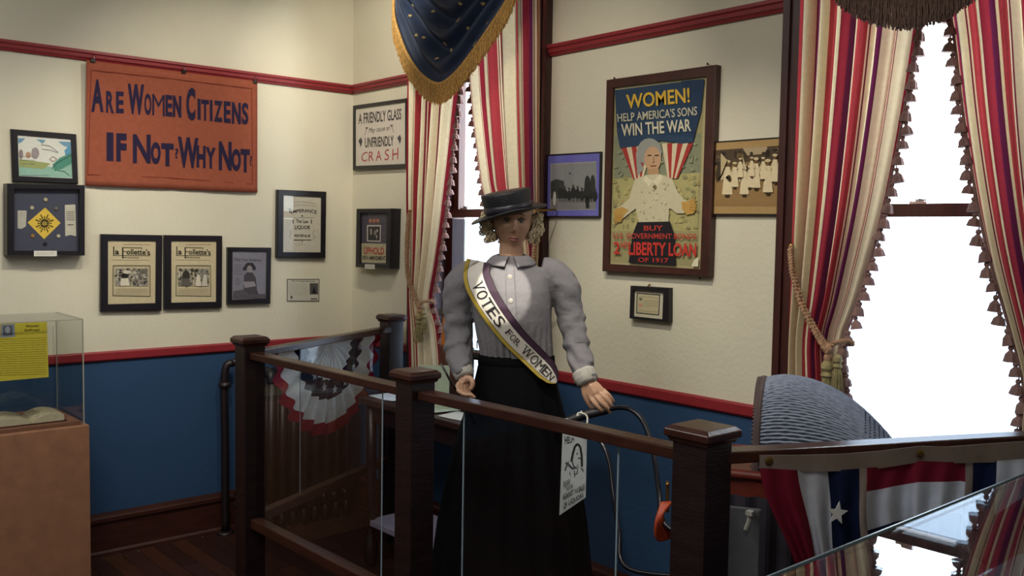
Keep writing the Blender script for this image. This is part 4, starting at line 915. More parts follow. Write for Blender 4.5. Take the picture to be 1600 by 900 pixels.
# ================================================================ PRAM
PR = V((.87, .49, 0)).normalized(); PN = V((PR.y, -PR.x, 0))      # along the pram; towards the camera
HC = PD(1280, 640, 2.80); HC.z = 0
WICK = mat('grey_wicker', '8792a6', .6, var=.25, scale=60); LEA = mat('red_brown_leather', '6b2a1f', .45, var=.3, scale=25)
t = thing('baby_carriage', 'old wicker hooded baby carriage with curved metal push handle', 'baby carriage', HC, 0)
def hood_pt(s, th, lift=0):
    """s 0 at the open rim .. 1 at the back; th -1..1 across the arch"""
    x = -.170 + .425*s
    top = 1.283 - .02*(1 - min(s*5, 1))**2 - .322*max(0, s - .12)**2.3
    base = 1.02 + .03*s
    hw_ = .165*(1 - .30*s**2.5)
    a = th*PI/2; h = max(top - base, .01) + lift
    return HC + PR*x + PN*(hw_*math.sin(a)*1.0) + V((0, 0, base + h*abs(math.cos(a))**.75))
q = MB(); q.grid(lambda u, v: hood_pt(u, 2*v-1, -.008), 24, 36); obj('hood_shell', q, mat('hood_lining', '2b2f3c', .8), t, smooth=True, solid=.004)
q = MB(); NR = 72
for i in range(NR):
    th = -1 + 2*(i + .5)/NR; q.tube([hood_pt(j/26, th) + V((0, 0, .001*math.sin(j*2.2 + i*PI))) for j in range(27)], .0043, 5)
obj('wicker_weave', q, WICK, t, kind='stuff')
q = MB()
for s_ in (0, .012): q.tube([hood_pt(s_, -1 + 2*j/30, .004) for j in range(31)], .009, 8)
for j in range(60):
    th = -1 + 2*(j + .5)/60; p = hood_pt(0.0, th, .006); q.tube([p - PR*.012, p + PR*.014 + V((0, 0, .004))], .0045, 5)
obj('hood_rim', q, mat('rim_braid', '5b4a48', .7, var=.3), t)
q = MB()
for i in range(8):
    for j in range(9):
        c0_ = hood_pt(.70 + i*.030, .12 + .055*(j + .5*(i % 2)), .004); q.ball(c0_, (.0045, .0045, .0035), 6)
obj('lattice_holes', q, mat('dark_wicker', '222c40', .7), t, kind='stuff')
# body
def body_ring(z, k, bot=0): return [HC + PR*(x*k + .03) + PN*(y_*k) + V((0, 0, z)) for x, y_ in ((-.33, -.145), (-.20, -.17), (.20, -.17), (.27, -.13), (.29, 0), (.27, .13), (.20, .17), (-.20, .17), (-.33, .145), (-.36, 0))]
q = MB(); q.loft([body_ring(.62, .62), body_ring(.66, .82), body_ring(.80, .95), body_ring(1.005, 1.0)], True); obj('body', q, LEA, t)
q = MB(); ring = body_ring(1.01, 1.01); ring.append(ring[0]); q.tube(smooth_pts(ring, 5), .014, 8); obj('padded_edge', q, LEA, t, smooth=True)
q = MB(); f0 = HC + PR*(-.17) + PN*.185
q.grid(lambda u, v: f0 + PR*(u*.40 - .10) + PN*(.008*math.sin(u*40) + .012*v) + V((0, 0, .95 - .42*v)), 40, 8); obj('side_blanket', q, mat('dark_blanket', '2a2630', .9, var=.2), t, solid=.004)
q = MB(); q.box(PD(1160, 850, 2.50), (.09, .012, .20), R=Matrix.Rotation(math.atan2(PR.y, PR.x), 3, 'Z')); obj('grey_pocket', q, mat('grey_canvas', '6b6c72', .9), t, bevel=.004)
q = MB(); q.tube([PD(1174, 797, 2.47), PD(1170, 815, 2.47), PD(1165, 828, 2.47)], [.008, .006, .006], 6); q.box(PD(1171, 802, 2.46), (.02, .008, .012)); obj('strap', q, mat('white_webbing', 'b8b4ae', .7), t, label='white strap end')
for sgn in (-1, 1):
    for x, r_ in ((-.20, .17), (.16, .19)):
        q = MB(); c = HC + PR*x + PN*(sgn*.16) + V((0, 0, r_ + .012)); 
        q.tube([c + (PR*math.cos(a) + V((0, 0, 1))*math.sin(a))*r_ for a in [2*PI*k/36 for k in range(37)]], .009, 6)
        for k in range(12):
            a = 2*PI*k/12; q.tube([c, c + (PR*math.cos(a) + V((0, 0, 1))*math.sin(a))*r_], .0025, 4)
        q.ball(c, .02, 8); obj('wheel', q, BLACKM, t)
q = MB()
for x in (-.20, .16): q.tube([HC + PR*x + PN*(-.16) + V((0, 0, .19)), HC + PR*x + PN*.16 + V((0, 0, .19))], .01, 6)
for s_ in (-1, 1): q.tube(smooth_pts([HC + PR*(-.20) + PN*s_*.11 + V((0, 0, .19)), HC + PR*(-.1) + PN*s_*.11 + V((0, 0, .45)), HC + PR*(-.02) + PN*s_*.11 + V((0, 0, .625)), HC + PR*.07 + PN*s_*.11 + V((0, 0, .45)), HC + PR*.16 + PN*s_*.11 + V((0, 0, .19))], 6), .009, 6)
obj('undercarriage', q, BLACKM, t)
# handle: cross bar under her hand, two side bars curving to the body
HND = mat('dark_handle_tube', '23232a', .22, var=.1, metal=.6)
q = MB(); q.tube(smooth_pts([PD(948, 641, 3.37), PD(966, 637, 3.34), PD(985, 640, 3.30), PD(1003, 656, 3.26), PD(1015, 685, 3.2), PD(1023, 720, 3.13), PD(1030, 770, 3.02), PD(1040, 820, 2.93), HC + PR*(-.30) + PN*.10 + V((0, 0, .75))], 8), .0085, 10); obj('handle_bar', q, HND, t, smooth=True)
q = MB(); q.tube(smooth_pts([PD(885, 668, 3.32), PD(915, 672, 3.25), PD(938, 690, 3.2), PD(952, 722, 3.15), PD(958, 770, 3.1), PD(968, 830, 3.05), PD(985, 890, 2.95), HC + PR*(-.24) + PN*.12 + V((0, 0, .68))], 8), .0075, 10); obj('handle_bar', q, HND, t, smooth=True)
q = MB(); q.tube(smooth_pts([PD(868, 668, 3.40), PD(895, 655, 3.39), PD(920, 647, 3.38), PD(950, 640, 3.37)], 6), [.017]*18 + [.013], 12); obj('handle_grip', q, mat('black_grip', '141318', .5, var=.2), t, smooth=True)
q = MB(); q.tube([PD(1043, 752, 2.98), PD(1043, 800, 2.98)], .005, 6); q.ball(PD(1043, 757, 2.97), .007, 8); obj('brake_rod', q, BRASS, t)
q = MB()
for k in range(5): q.tube(smooth_pts([PD(1048 - k*3, 785, 2.95), PD(1034 - k*2, 805 + k*3, 2.93), PD(1040 - k*3, 826 + k*4, 2.95), PD(1052 - k, 838, 2.97)], 5), .007, 6)
tag(obj('orange_ribbon', q, mat('orange_satin', 'b5492a', .4, var=.2), smooth=True), 'orange ribbon bow hanging from the pram just left of the nearest post', 'ribbon')
# hanging sign
sq_ = [(879, 676), (917, 683), (912, 776), (874, 805)]
t = thing('hanging_sign', 'white paper sign with a drawing of a mother and child tied to the pram handle', 'sign', PD(895, 790, 3.28), 0)
Dd = 3.26
def SP(x, y, l): return PD(x, y, Dd - .0 - l)
S = Sheet(SP, 0, zt(865, 670, 6.43)); ink = '26262c'
S.poly([(90, 40), (335, 110), (322, 690), (58, 870)], 'b3b8bd')
S.text('HELP!', [(108, 68), (208, 92), (206, 128), (112, 160)], ink, .02)
S.line([(178, 330), (195, 240), (215, 175), (245, 150), (268, 185), (282, 270), (285, 380)], 22, ink).line([(200, 245), (185, 320), (200, 370), (235, 400)], 10, ink).ell(236, 250, 6, 10, ink).line([(245, 300), (258, 290), (275, 300)], 8, ink).ell(240, 380, 10, 24, '8b9096')
S.line([(120, 340), (150, 360), (190, 400), (220, 385)], 20, '4a4c54').line([(115, 420), (125, 380), (150, 330)], 12, '4a4c54').line([(240, 410), (235, 450), (205, 455)], 7, ink).line([(275, 390), (300, 425)], 10, ink).line([(160, 430), (170, 470)], 6, ink).line([(208, 420), (212, 480)], 7, ink)
S.text('PLEASE', [(100, 530), (165, 505), (165, 545), (100, 600)], ink, .01).text('VOTE', [(125, 590), (192, 552), (192, 590), (125, 628)], ink, .01)
S.text('AGAINST', [(92, 660), (198, 608), (198, 660), (90, 720)], ink, .02).text('THE', [(204, 610), (246, 590), (246, 640), (204, 655)], ink, 0).text('SALE', [(250, 580), (312, 552), (310, 610), (250, 640)], ink, .02)
S.text('OF', [(100, 745), (135, 728), (132, 790), (98, 812)], ink, .02).text('LIQUORS', [(150, 715), (300, 640), (298, 690), (150, 780)], ink, .02)
S.done(t, 'print')
k = MB(); Q = [SP(*zt(865, 670, 6.43)(x, y), -.001) for x, y in ((90, 40), (335, 110), (322, 690), (58, 870))]; k.loft([[p + CF*.002 for p in Q], Q], True, lin('b3b8bd')); obj('sheet', k, PRINT, t, color=True)
q = MB(); 
for pts in ([(880, 676, 3.26), (878, 665, 3.34), (884, 655, 3.36), (893, 661, 3.34), (892, 672, 3.28)], [(908, 680, 3.26), (916, 668, 3.30), (917, 650, 3.33), (905, 645, 3.34), (902, 650, 3.33), (909, 643, 3.36)]): q.tube(smooth_pts([PD(*p) for p in pts], 6), .0032, 6)
obj('string', q, mat('white_string', 'c9c7be', .8), t)

# ================================================================ MANNEQUIN
MO = V((2.315, -.730, 0)); MX = V((.656, .755, 0)); MY = V((-.755, .656, 0))     # right as seen, away from the camera
man = thing('mannequin', 'mannequin in white blouse, black hat and lettered sash, one hand on the pram', 'mannequin', MO, math.atan2(MX.y, MX.x))
def ML(x, y, z): return MO + MX*x + MY*y + V((0, 0, z))
BD = 3.5
def MP(px, py, d=0): return PD(px, py, BD + d)
def fuse(mb, name, material, vox, parent, sm=4, disp=None):
    me = bpy.data.meshes.new('tmp'); me.from_pydata(mb.v, [], mb.f); o = bpy.data.objects.new('tmp', me); COL.objects.link(o)
    r = o.modifiers.new('r', 'REMESH'); r.mode = 'VOXEL'; r.voxel_size = vox
    s = o.modifiers.new('s', 'SMOOTH'); s.iterations = sm; s.factor = .5
    dg = bpy.context.evaluated_depsgraph_get(); ev = o.evaluated_get(dg); m2 = bpy.data.meshes.new_from_object(ev)
    out = MB(); out.v = [v.co.copy() for v in m2.vertices]; out.f = [tuple(p.vertices) for p in m2.polygons]; out.c = [(1, 1, 1)]*len(out.f)
    bpy.data.objects.remove(o); bpy.data.meshes.remove(me); bpy.data.meshes.remove(m2)
    if disp:
        for i, v in enumerate(out.v): out.v[i] = disp(v)
    return obj(name, out, material, parent, smooth=True)
# torso table: z, centre x, half width, front depth, back depth
TOR = [(1.205, .030, .132, .098, .09), (1.235, .030, .136, .102, .09), (1.30, .022, .140, .115, .10), (1.37, .015, .146, .128, .11), (1.43, .010, .150, .132, .115), (1.49, .006, .152, .118, .115), (1.535, .004, .145, .095, .10), (1.57, .004, .115, .075, .085), (1.595, .004, .075, .060, .065), (1.615, .004, .055, .052, .055)]
def trow(z):
    if z <= TOR[0][0]: return TOR[0][1:]
    for a_, b_ in zip(TOR, TOR[1:]):
        if z <= b_[0]:
            t_ = (z - a_[0])/(b_[0] - a_[0]); return tuple(lerp(a_[k], b_[k], t_) for k in range(1, 5))
    return TOR[-1][1:]
def TS(th, z, lift=0):       # th 0 = front, + towards picture right
    cx, hw_, bf, bb = trow(z); b_ = bf if math.cos(th) > 0 else bb
    return ML(cx + (hw_ + lift)*math.sin(th), -(b_ + lift)*math.cos(th), z)
skin = mat('mannequin_skin', 'b08a70', .42, var=.05, scale=30, spec=.5)
# --- body: one continuous surface
q = MB()
for rows in (TOR,):
    q.loft([[TS(2*PI*j/20, z, -.012) for j in range(20)] for z, *_ in rows], True)
q.loft([[ML(.03 + w_*math.cos(2*PI*j/16), d_*math.sin(2*PI*j/16), z) for j in range(16)] for z, w_, d_ in ((.80, .15, .12), (.95, .17, .13), (1.08, .15, .12), (1.22, .12, .09))], True)
for sx in (-1, 1): q.tube([ML(.03 + sx*.085, 0, .95), ML(.03 + sx*.08, -.01, .5), ML(.03 + sx*.075, .01, .10), ML(.03 + sx*.075, .01, .05)], [.085, .058, .038, .04], 14); q.tube([ML(.03 + sx*.075, .04, .035), ML(.03 + sx*.078, -.08, .032), ML(.03 + sx*.08, -.15, .02)], [.034, .036, .018], 10)
HX, HZ = 801, 0
hc = MP(800, 340, .02)
q.tube([MP(798, 425, .03), MP(799, 402, .025), MP(799, 380, .02), MP(800, 360, .02)], [.062, .048, .045, .05], 16)
# head
HYaw = .10
def head_pt(th, ph):
    """th azimuth (0 front), ph -pi/2 (chin) .. pi/2 (crown)"""
    x = math.cos(ph)*math.sin(th); y_ = -math.cos(ph)*math.cos(th); z = math.sin(ph)
    X_, Y_, Z_ = .076*x, .090*y_, (.130 if z < 0 else .086)*z
    if z < 0:
        k = 1 - .30*(-z)**1.5; X_ *= k
        if y_ < 0: Y_ *= (1 - .05*(-z)); 
        else: Y_ *= (1 - .45*(-z))
    if y_ < 0:
        Y_ *= .94 + .06*abs(x)
        f = lambda cx, cz, sx_, sz_: math.exp(-((X_ - cx)/sx_)**2 - (((Z_ + .012)/1.1 - cz)/sz_)**2)
        Y_ += .010*(f(-.027, .000, .014, .010) + f(.027, .000, .014, .010))     # eye sockets
        Y_ -= .004*(f(-.027, .018, .02, .006) + f(.027, .018, .02, .006))       # brows
        Y_ -= .024*f(0, -.030, .0085, .011) + .011*f(0, -.012, .006, .014)       # nose
        Y_ -= .004*(f(-.012, -.035, .005, .005) + f(.012, -.035, .005, .005))
        Y_ -= .007*f(0, -.057, .018, .006) - .004*f(0, -.0625, .016, .0016) + .003*f(0, -.068, .014, .004)  # lips
        Y_ -= .008*f(0, -.092, .018, .014)                                        # chin
        Y_ -= .005*(f(-.042, -.025, .016, .016) + f(.042, -.025, .016, .016))   # cheeks
    ca, sa = math.cos(HYaw), math.sin(HYaw)
    return hc + MX*(X_*ca - Y_*sa) + MY*(X_*sa + Y_*ca) + V((0, 0, Z_))
N1, N2 = 72, 60
q.loft([[head_pt(2*PI*j/N1, -PI/2 + PI*(i + .3)/(N2 + .6)) for j in range(N1)] for i in range(N2 + 1)], True)
for sx in (-1, 1): q.ball(hc + MX*(sx*.072) + MY*.01 + V((0, 0, -.012)), (.008, .016, .03), 10)
# arms (inside the sleeves) and hands
def arm(pts, rad): q.tube(smooth_pts([MP(*p) for p in pts], 5), [interp(list(zip(range(len(rad)), rad)), i/5) for i in range(5*(len(pts)-1)+1)], 12)
arm([(742, 432, .02), (716, 450, .02), (710, 520, .03), (722, 575, -.08), (727, 592, -.11)], [.045, .042, .036, .027, .024])
arm([(855, 428, .02), (878, 450, .02), (896, 522, .0), (912, 575, -.07), (919, 598, -.10)], [.045, .042, .036, .028, .024])
def digit(pts, r0, r1): q.tube(smooth_pts([MP(*p) for p in pts], 4), [lerp(r0, r1, i/(4*(len(pts)-1))) for i in range(4*(len(pts)-1)+1)], 9)
# hand on the pram handle (picture right)
q.loft([[MP(*p) for p in ring] for ring in (
    [(909, 596, -.105), (917, 593, -.118), (927, 591, -.108), (926, 594, -.090), (917, 598, -.088), (910, 599, -.092)],
    [(912, 607, -.118), (922, 602, -.132), (936, 598, -.120), (936, 602, -.102), (923, 609, -.098), (914, 611, -.102)],
    [(919, 621, -.128), (929, 614, -.142), (944, 607, -.130), (945, 611, -.112), (931, 620, -.112), (921, 625, -.114)],
    [(922, 626, -.128), (931, 620, -.140), (946, 611, -.128), (946, 614, -.114), (932, 624, -.114), (924, 629, -.116)])], True)
digit([(923, 620, -.125), (929, 630, -.138), (938, 639, -.140), (945, 646, -.130)], .0098, .0072)
digit([(930, 617, -.130), (938, 627, -.146), (947, 636, -.146), (954, 645, -.132)], .0100, .0074)
digit([(937, 613, -.128), (945, 621, -.142), (953, 630, -.142), (958, 639, -.128)], .0096, .0070)
digit([(942, 609, -.122), (949, 615, -.134), (955, 622, -.134), (959, 629, -.124)], .0086, .0062)
digit([(912, 604, -.108), (914, 618, -.112), (921, 632, -.110), (930, 643, -.104)], .0115, .0078)
# hand holding the stick (picture left)
q.loft([[MP(*p) for p in ring] for ring in (
    [(719, 587, -.118), (727, 585, -.130), (735, 587, -.120), (735, 589, -.100), (727, 590, -.098), (720, 590, -.102)],
    [(716, 594, -.126), (727, 591, -.140), (737, 591, -.130), (737, 593, -.110), (727, 595, -.108), (717, 596, -.110)],
    [(716, 600, -.130), (725, 598, -.142), (734, 596, -.132), (734, 599, -.116), (725, 601, -.112), (717, 602, -.116)])], True)
digit([(718, 598, -.132), (714, 607, -.146), (721, 614, -.158), (729, 617, -.166), (736, 617, -.170), (742, 622, -.168)], .0098, .0068)
digit([(722, 600, -.130), (720, 610, -.142), (728, 618, -.150), (737, 623, -.152)], .0095, .0070)
digit([(726, 600, -.126), (726, 610, -.134), (732, 617, -.138), (737, 620, -.136)], .0090, .0066)
digit([(730, 599, -.120), (731, 608, -.124), (734, 614, -.126), (737, 616, -.122)], .0080, .0062)
digit([(733, 590, -.126), (738, 596, -.138), (738, 603, -.142), (735, 609, -.142)], .0115, .0080)
fuse(q, 'body', skin, .0030, man, 2)
# eyes, lips, brows
for sx in (-1, 1):
    def hp(X_, Z_, dy): 
        ca, sa = math.cos(HYaw), math.sin(HYaw); return hc + MX*(X_*ca - dy*sa) + MY*(X_*sa + dy*ca) + V((0, 0, Z_*1.1 - .012))
    k = MB(); k.ball(hp(sx*.027, -.001, -.0705), .0105, 14); obj('eye', k, mat('eye_white', '918a84', .2), man, smooth=True)
    k = MB(); k.ball(hp(sx*.027, -.001, -.0780), (.0050, .0052, .0048), 10); obj('iris', k, mat('eye_dark', '1c1a1c', .1), man, smooth=True)
    k = MB(); k.tube(smooth_pts([hp(sx*.012, .016, -.083), hp(sx*.026, .022, -.083), hp(sx*.043, .015, -.073)], 5), [.0012, .0022, .0022, .0024, .0024, .0024, .0022, .002, .0018, .0014, .001], 6); obj('eyebrow', k, mat('brow_brown', '4a382c', .8), man)
    k = MB(); k.tube(smooth_pts([hp(sx*.014, .002, -.080), hp(sx*.026, .0085, -.084), hp(sx*.041, .003, -.074)], 5), .0017, 6); obj('eyelash', k, mat('lash_black', '1a1614', .7), man)
k = MB(); k.tube(smooth_pts([hp(-.019, -.0605, -.082), hp(-.008, -.0565, -.0915), hp(0, -.058, -.093), hp(.008, -.0565, -.0915), hp(.019, -.0605, -.082)], 5), [.001] + [.0036]*19 + [.001], 8, flat=.8)
k.tube(smooth_pts([hp(-.017, -.062, -.082), hp(0, -.067, -.0905), hp(.017, -.062, -.082)], 6), [.001] + [.0042]*11 + [.001], 8); obj('lips', k, mat('lip_rose', '7d4742', .4), man, smooth=True)
# --- hair: curly, framing the face
HAIR = mat('blonde_curls', 'd6c7a6', .6, var=.2, scale=70, trans=.1)
q = MB(); r = random.Random(4)
q.loft([[hc + MX*(.081*math.cos(ph)*math.sin(th)) + MY*(.020 + .092*math.cos(ph)*(-math.cos(th)) * (1 if abs(th - PI) < PI*.62 else .55)) + V((0, 0, .082*math.sin(ph) + .004)) for th in [2*PI*j/30 for j in range(30)]] for ph in [-.75 + 2.1*i/14 for i in range(15)]], True)
for i in range(330):
    sx = -1 if i % 2 else 1; a = r.uniform(.42, 1.0); ang = sx*lerp(1.0, 2.4, r.random()); zz = r.uniform(-.088, .012)
    rr = .086 + .024*r.random() - (.014 if zz < -.06 else 0)
    c = hc + MX*(rr*math.sin(ang)*1.04) + MY*(-.092*math.cos(ang)*.62 + .012) + V((0, 0, zz))
    ax = V((r.uniform(-1, 1), r.uniform(-1, 1), r.uniform(-.4, .4))).normalized(); u_ = ax.orthogonal().normalized(); v_ = ax.cross(u_); R_ = r.uniform(.007, .014)
    q.tube([c + (u_*math.cos(a2) + v_*math.sin(a2))*R_*(1 - .05*k_) + ax*.0035*(k_/3 - 1) for k_, a2 in enumerate([k_*.75 for k_ in range(13)])], [.0034]*12 + [.001], 5)
obj('hair', q, HAIR, man, smooth=True)
# --- hat
HAT = mat('black_straw_hat', '14161d', .42, var=.3, scale=150, bump=.4, bscale=200); BANDM = mat('hat_band_ribbon', '22222c', .35)
q = MB(); hcz = MP(795, 331, .02); tilt = .19
Rt = Matrix.Rotation(-tilt, 3, MY) @ Matrix.Rotation(.10, 3, MX)
def HT(x, y_, z): return hcz + Rt @ (MX*x + MY*y_ + V((0, 0, z)))
rings = []
for rr, z in ((.088, .000), (.090, .012), (.092, .045), (.095, .070), (.094, .0765), (.080, .079), (.02, .078)): rings.append([HT(rr*1.0*math.cos(a), rr*1.05*math.sin(a), z) for a in [2*PI*j/40 for j in range(40)]])
q.loft(rings, True)
rings = []
for rr, z in ((.086, .004), (.115, .001), (.135, -.002), (.146, -.003), (.147, -.008), (.134, -.009), (.084, -.006)): rings.append([HT(rr*math.cos(a), rr*1.02*math.sin(a), z + (rr - .086)*(.30*abs(math.sin(a))**2 - .25*max(0, -math.cos(a)) + .1*max(0, math.cos(a)))) for a in [2*PI*j/48 for j in range(48)]])
q.loft(rings, False); hat = obj('hat', q, HAT, man, smooth=True, label='black stiff hat with flat crown')
q = MB(); q.loft([[HT(rr*math.cos(a), rr*1.05*math.sin(a), z) for a in [2*PI*j/40 for j in range(40)]] for rr, z in ((.0905, .004), (.0930, .006), (.0945, .028), (.0915, .030))], False); obj('hat_band', q, BANDM, hat, smooth=True)
# --- blouse
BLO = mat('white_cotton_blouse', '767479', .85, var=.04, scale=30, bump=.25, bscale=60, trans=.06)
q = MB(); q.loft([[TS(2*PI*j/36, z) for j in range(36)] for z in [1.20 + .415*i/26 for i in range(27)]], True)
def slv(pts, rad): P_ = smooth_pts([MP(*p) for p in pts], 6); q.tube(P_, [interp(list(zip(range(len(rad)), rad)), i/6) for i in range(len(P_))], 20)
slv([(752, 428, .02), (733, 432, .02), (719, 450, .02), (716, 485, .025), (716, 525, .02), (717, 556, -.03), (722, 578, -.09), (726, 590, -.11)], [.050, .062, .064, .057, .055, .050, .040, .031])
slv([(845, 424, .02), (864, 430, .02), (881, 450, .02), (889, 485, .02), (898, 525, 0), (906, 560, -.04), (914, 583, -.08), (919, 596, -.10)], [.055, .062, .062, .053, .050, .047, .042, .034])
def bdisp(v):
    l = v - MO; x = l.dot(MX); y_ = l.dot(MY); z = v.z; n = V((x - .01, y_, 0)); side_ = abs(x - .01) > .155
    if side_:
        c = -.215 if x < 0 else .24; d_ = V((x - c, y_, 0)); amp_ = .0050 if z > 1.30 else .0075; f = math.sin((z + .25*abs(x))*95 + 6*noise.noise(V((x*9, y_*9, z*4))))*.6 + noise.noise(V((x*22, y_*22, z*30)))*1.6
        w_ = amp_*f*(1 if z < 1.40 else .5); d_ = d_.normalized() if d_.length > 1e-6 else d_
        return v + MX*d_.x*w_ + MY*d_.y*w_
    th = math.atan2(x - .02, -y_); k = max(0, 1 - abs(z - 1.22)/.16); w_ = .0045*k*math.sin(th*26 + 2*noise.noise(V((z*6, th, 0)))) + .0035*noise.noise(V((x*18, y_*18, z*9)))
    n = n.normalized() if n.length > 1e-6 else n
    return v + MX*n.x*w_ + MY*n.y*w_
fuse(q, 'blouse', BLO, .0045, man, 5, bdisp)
q = MB(); q.grid(lambda u, v: TS(lerp(-.13, .10, u), lerp(1.575, 1.225, v), .005 + .0015*math.sin(u*PI)), 6, 30); obj('button_placket', q, BLO, man, smooth=True, solid=.002)
for z in (1.54, 1.455, 1.37, 1.285): k = MB(); k.lathe([(.008, 0), (.009, .002), (.006, .0035)], TS(-.02, z, .008), 14, R=V(-MY).to_track_quat('Z', 'Y').to_matrix()); obj('button', k, mat('pearl_button', 'a9a49b', .3), man)
# collar flaps
for sx in (-1, 1):
    q = MB()
    def cf_(u, v):   # u from centre front round the neck, v outwards
        th = sx*lerp(.12, 2.9, u); z = 1.618 - .004*math.cos(th); rr = .054; wv = lerp(.046, .036, u)*v
        p = ML(.004 + (rr + wv*.95)*math.sin(th), -(rr*1.02 + wv*.75)*math.cos(th), z - wv*(.82 if u < .5 else .7) + .006*math.sin(PI*v))
        if u < .12: p += MX*sx*(.012*v)*(1 - u/.12)
        return p
    q.grid(cf_, 26, 8); obj('collar', q, BLO, man, smooth=True, solid=.003)
# cuffs
CUF = mat('cuff_cotton', 'a8a59e', .85, var=.04, bump=.2)
for pts in ([(723, 577, -.09), (727, 590, -.112)], [(911, 580, -.082), (919, 600, -.104)]):
    a_, b_ = MP(*pts[0]), MP(*pts[1]); q = MB(); P_ = [a_.lerp(b_, i/6) for i in range(7)]; q.tube(P_, [.041, .045, .042, .045, .041, .039, .034] if pts[0][0] > 800 else [.036, .039, .036, .039, .036, .034, .031], 24); 
    for i, v in enumerate(q.v): v += V((0, 0, .003*math.sin(i*1.7)))
    obj('cuff', q, CUF, man, smooth=True)
# --- skirt
SK = mat('black_wool_skirt', '050609', .85, var=.2, scale=30, spec=.1)
def skirt(u, v):
    z = lerp(1.235, .02, v); a_ = 2*PI*u
    hw_ = interp([(0, .33), (.3, .31), (.6, .275), (.9, .22), (1.05, .178), (1.15, .152), (1.235, .137)], z); dp = interp([(0, .27), (.6, .24), (.9, .19), (1.1, .145), (1.235, .106)], z)
    pl = 1 + .045*min(v*2.2, 1)*math.sin(a_*17 + .6*math.sin(v*3)); cx = interp([(0, .02), (1.0, .025), (1.235, .03)], z)
    return ML(cx + hw_*pl*math.cos(a_), dp*pl*math.sin(a_), z)
q = MB(); q.grid(skirt, 200, 40); obj('skirt', q, SK, man, smooth=True, solid=.003)
q = MB(); q.loft([[ML(.03 + (.138 + e)*math.cos(2*PI*j/40), (.107 + e)*math.sin(2*PI*j/40), z) for j in range(40)] for z, e in ((1.205, .004), (1.21, .008), (1.24, .006), (1.245, .0))], False); obj('waistband', q, SK, man, smooth=True)
# --- sash over the shoulder to the hip
def tproj(px, py):     # (th, z) on the torso front under a measured direction
    z = MP(px, py, -.10).z; x = (MP(px, py, -.10) - MO).dot(MX); cx, hw_, bf, bb = trow(z)
    return math.asin(max(-.97, min(.97, (x - cx)/(hw_ + .01)))), z
CL = smooth_pts([V((*p, 0)) for p in [(748, 408), (745, 432), (757, 463), (779, 497), (805, 530), (834, 560), (856, 583), (871, 603)]], 8)   # centre line
def sash_pt(s, w_, lift=0):      # s 0..1 along, w_ -1..1 across
    i = s*(len(CL) - 1); k = min(int(i), len(CL) - 2); c = CL[k].lerp(CL[k+1], i - k); t_ = (CL[min(k+2, len(CL)-1)] - CL[max(k-1, 0)]).normalized()
    n_2 = V((t_.y, -t_.x, 0))
    hw_ = interp([(0, 19), (.2, 23), (.5, 20), (.85, 17), (.93, 12), (1, 2)], s)
    p = c + n_2*w_*hw_
    d_ = -.150 if p.y > 470 else interp([(404, -.055), (420, -.085), (440, -.112), (470, -.150)], p.y)
    x = (PD(p.x, p.y, BD + d_) - MO).dot(MX); z = PD(p.x, p.y, BD + d_).z
    # sit on the chest: bulge of the torso plus a little ease
    cx, a_, bf, bb = trow(min(max(z, 1.21), 1.60)); q_ = (x - cx)/(a_ + .045); yy = -(bf + .012)*math.sqrt(max(.08, 1 - q_*q_)) if abs(q_) < 1 else -.03
    if z < 1.24: yy -= (1.24 - z)*.35
    return ML(x, yy - .004 - lift, z)
SASH = mat('sash_satin', 'ffffff', .6, var=.03, attr=True, spec=.3)
GLD, PUR, WHT, DPU = lin('a58f3a'), lin('3a2638'), lin('c2beb6'), lin('20161f')
def scol(u, v):
    w_ = v*2 - 1
    return GLD if w_ < -.70 else DPU if w_ < -.66 else WHT if w_ < .42 else DPU if w_ < .50 else PUR if w_ < .92 else DPU
q = MB(); q.grid(lambda u, v: sash_pt(u, v*2-1), 90, 50, scol); sash = obj('sash', q, SASH, man, color=True, smooth=True, solid=.0025)
def put(txt, s0_, s1_, w0, w1, mb_):
    vs, fs = glyphs(txt, .0, 0, 1.0); base = len(mb_.v)
    for u, v in vs: mb_.v.append(sash_pt(lerp(s0_, s1_, u), lerp(w0, w1, v), .0045))
    for f in fs: mb_.face([base + i for i in f], lin('1d1a20'))
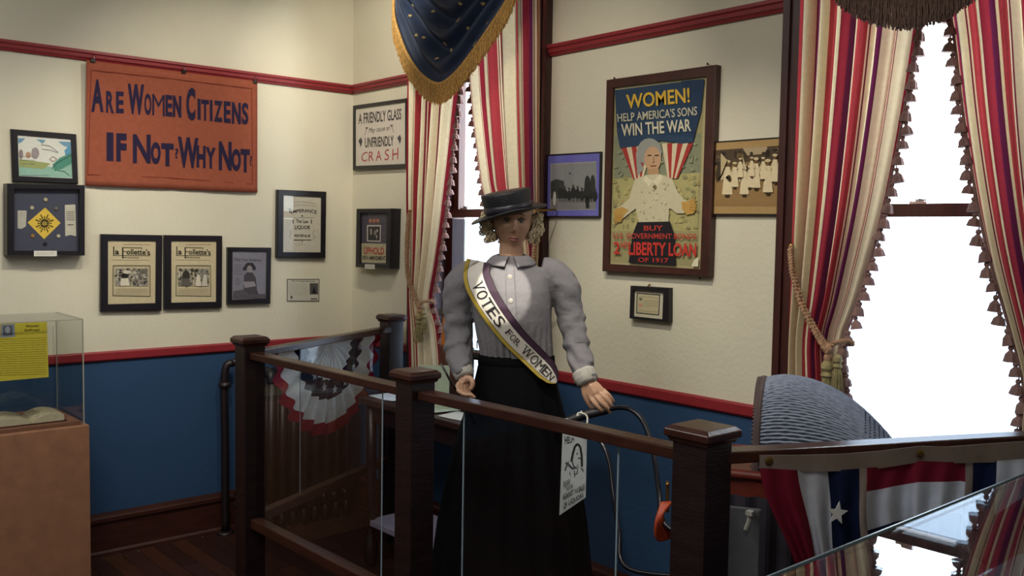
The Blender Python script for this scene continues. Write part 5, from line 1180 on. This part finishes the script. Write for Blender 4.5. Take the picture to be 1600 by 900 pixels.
def put_serif(txt, s0_, s1_, w0, w1, mb_):
    # letters with small slab serifs
    n = len(txt); st = (s1_ - s0_)/n
    wid = {'I': .5, 'W': 1.25, 'M': 1.15}
    tot = sum(wid.get(c, 1) for c in txt); s_ = s0_
    for c in txt:
        L = (s1_ - s0_)*wid.get(c, 1)/tot; put(c, s_ + L*.07, s_ + L*.93, w0, w1, mb_)
        feet = {'V': [(0, 1, 1), (1, 1, 1)], 'T': [(.5, 0, 1)], 'E': [(.05, 0, 1), (.05, 1, 1)], 'F': [(.1, 0, 1), (.05, 1, 1)], 'R': [(.1, 0, 1), (.95, 0, 1), (.05, 1, 1)], 'W': [(.02, 1, 1), (.98, 1, 1), (.5, 1, 1)], 'M': [(.05, 0, 1), (.95, 0, 1), (.03, 1, 1), (.97, 1, 1)], 'N': [(.08, 0, 1), (.05, 1, 1), (.92, 1, 1)]}.get(c, [])
        for fx, fy, _ in feet:
            a_ = s_ + L*(.07 + .86*fx) - L*.17; b_ = a_ + L*.34; wv = w0 if fy == 0 else w1; dw = .05*(1 if fy == 0 else -1)
            mb_.poly([sash_pt(a_, wv, .0046), sash_pt(b_, wv, .0046), sash_pt(b_, wv + dw, .0046), sash_pt(a_, wv + dw, .0046)], lin('1d1a20'))
        s_ += L
q = MB(); put_serif('VOTES', .185, .475, -.52, .30, q); put_serif('FOR', .51, .61, -.34, .18, q); put_serif('WOMEN', .635, .935, -.52, .30, q)
obj('sash_lettering', q, SASH, sash, color=True)
q = MB(); q.tube([MP(689, 568, -.16), MP(702, 592, -.155), MP(720, 620, -.150), MP(742, 662, -.14)], [.0035, .0045, .005, .005], 8)
tag(obj('walking_stick', q, BLACKM, smooth=True), 'thin black stick held in the mannequin hand on the left', 'stick')

# repeats share a group name
GR = {'curtain': 'striped curtains at the two windows', 'valance': 'swag valances', 'post': 'railing posts', 'railing': 'railing sections', 'bunting': 'buntings on the railing',
      'picture frame': 'framed pieces on the walls', 'shadow box': 'shadow boxes on the walls', 'paper': 'papers on the table', 'curtain rod': 'curtain rods'}
for o in bpy.data.objects:
    if o.parent is None and o.get('category') in GR: o['group'] = GR[o['category']]
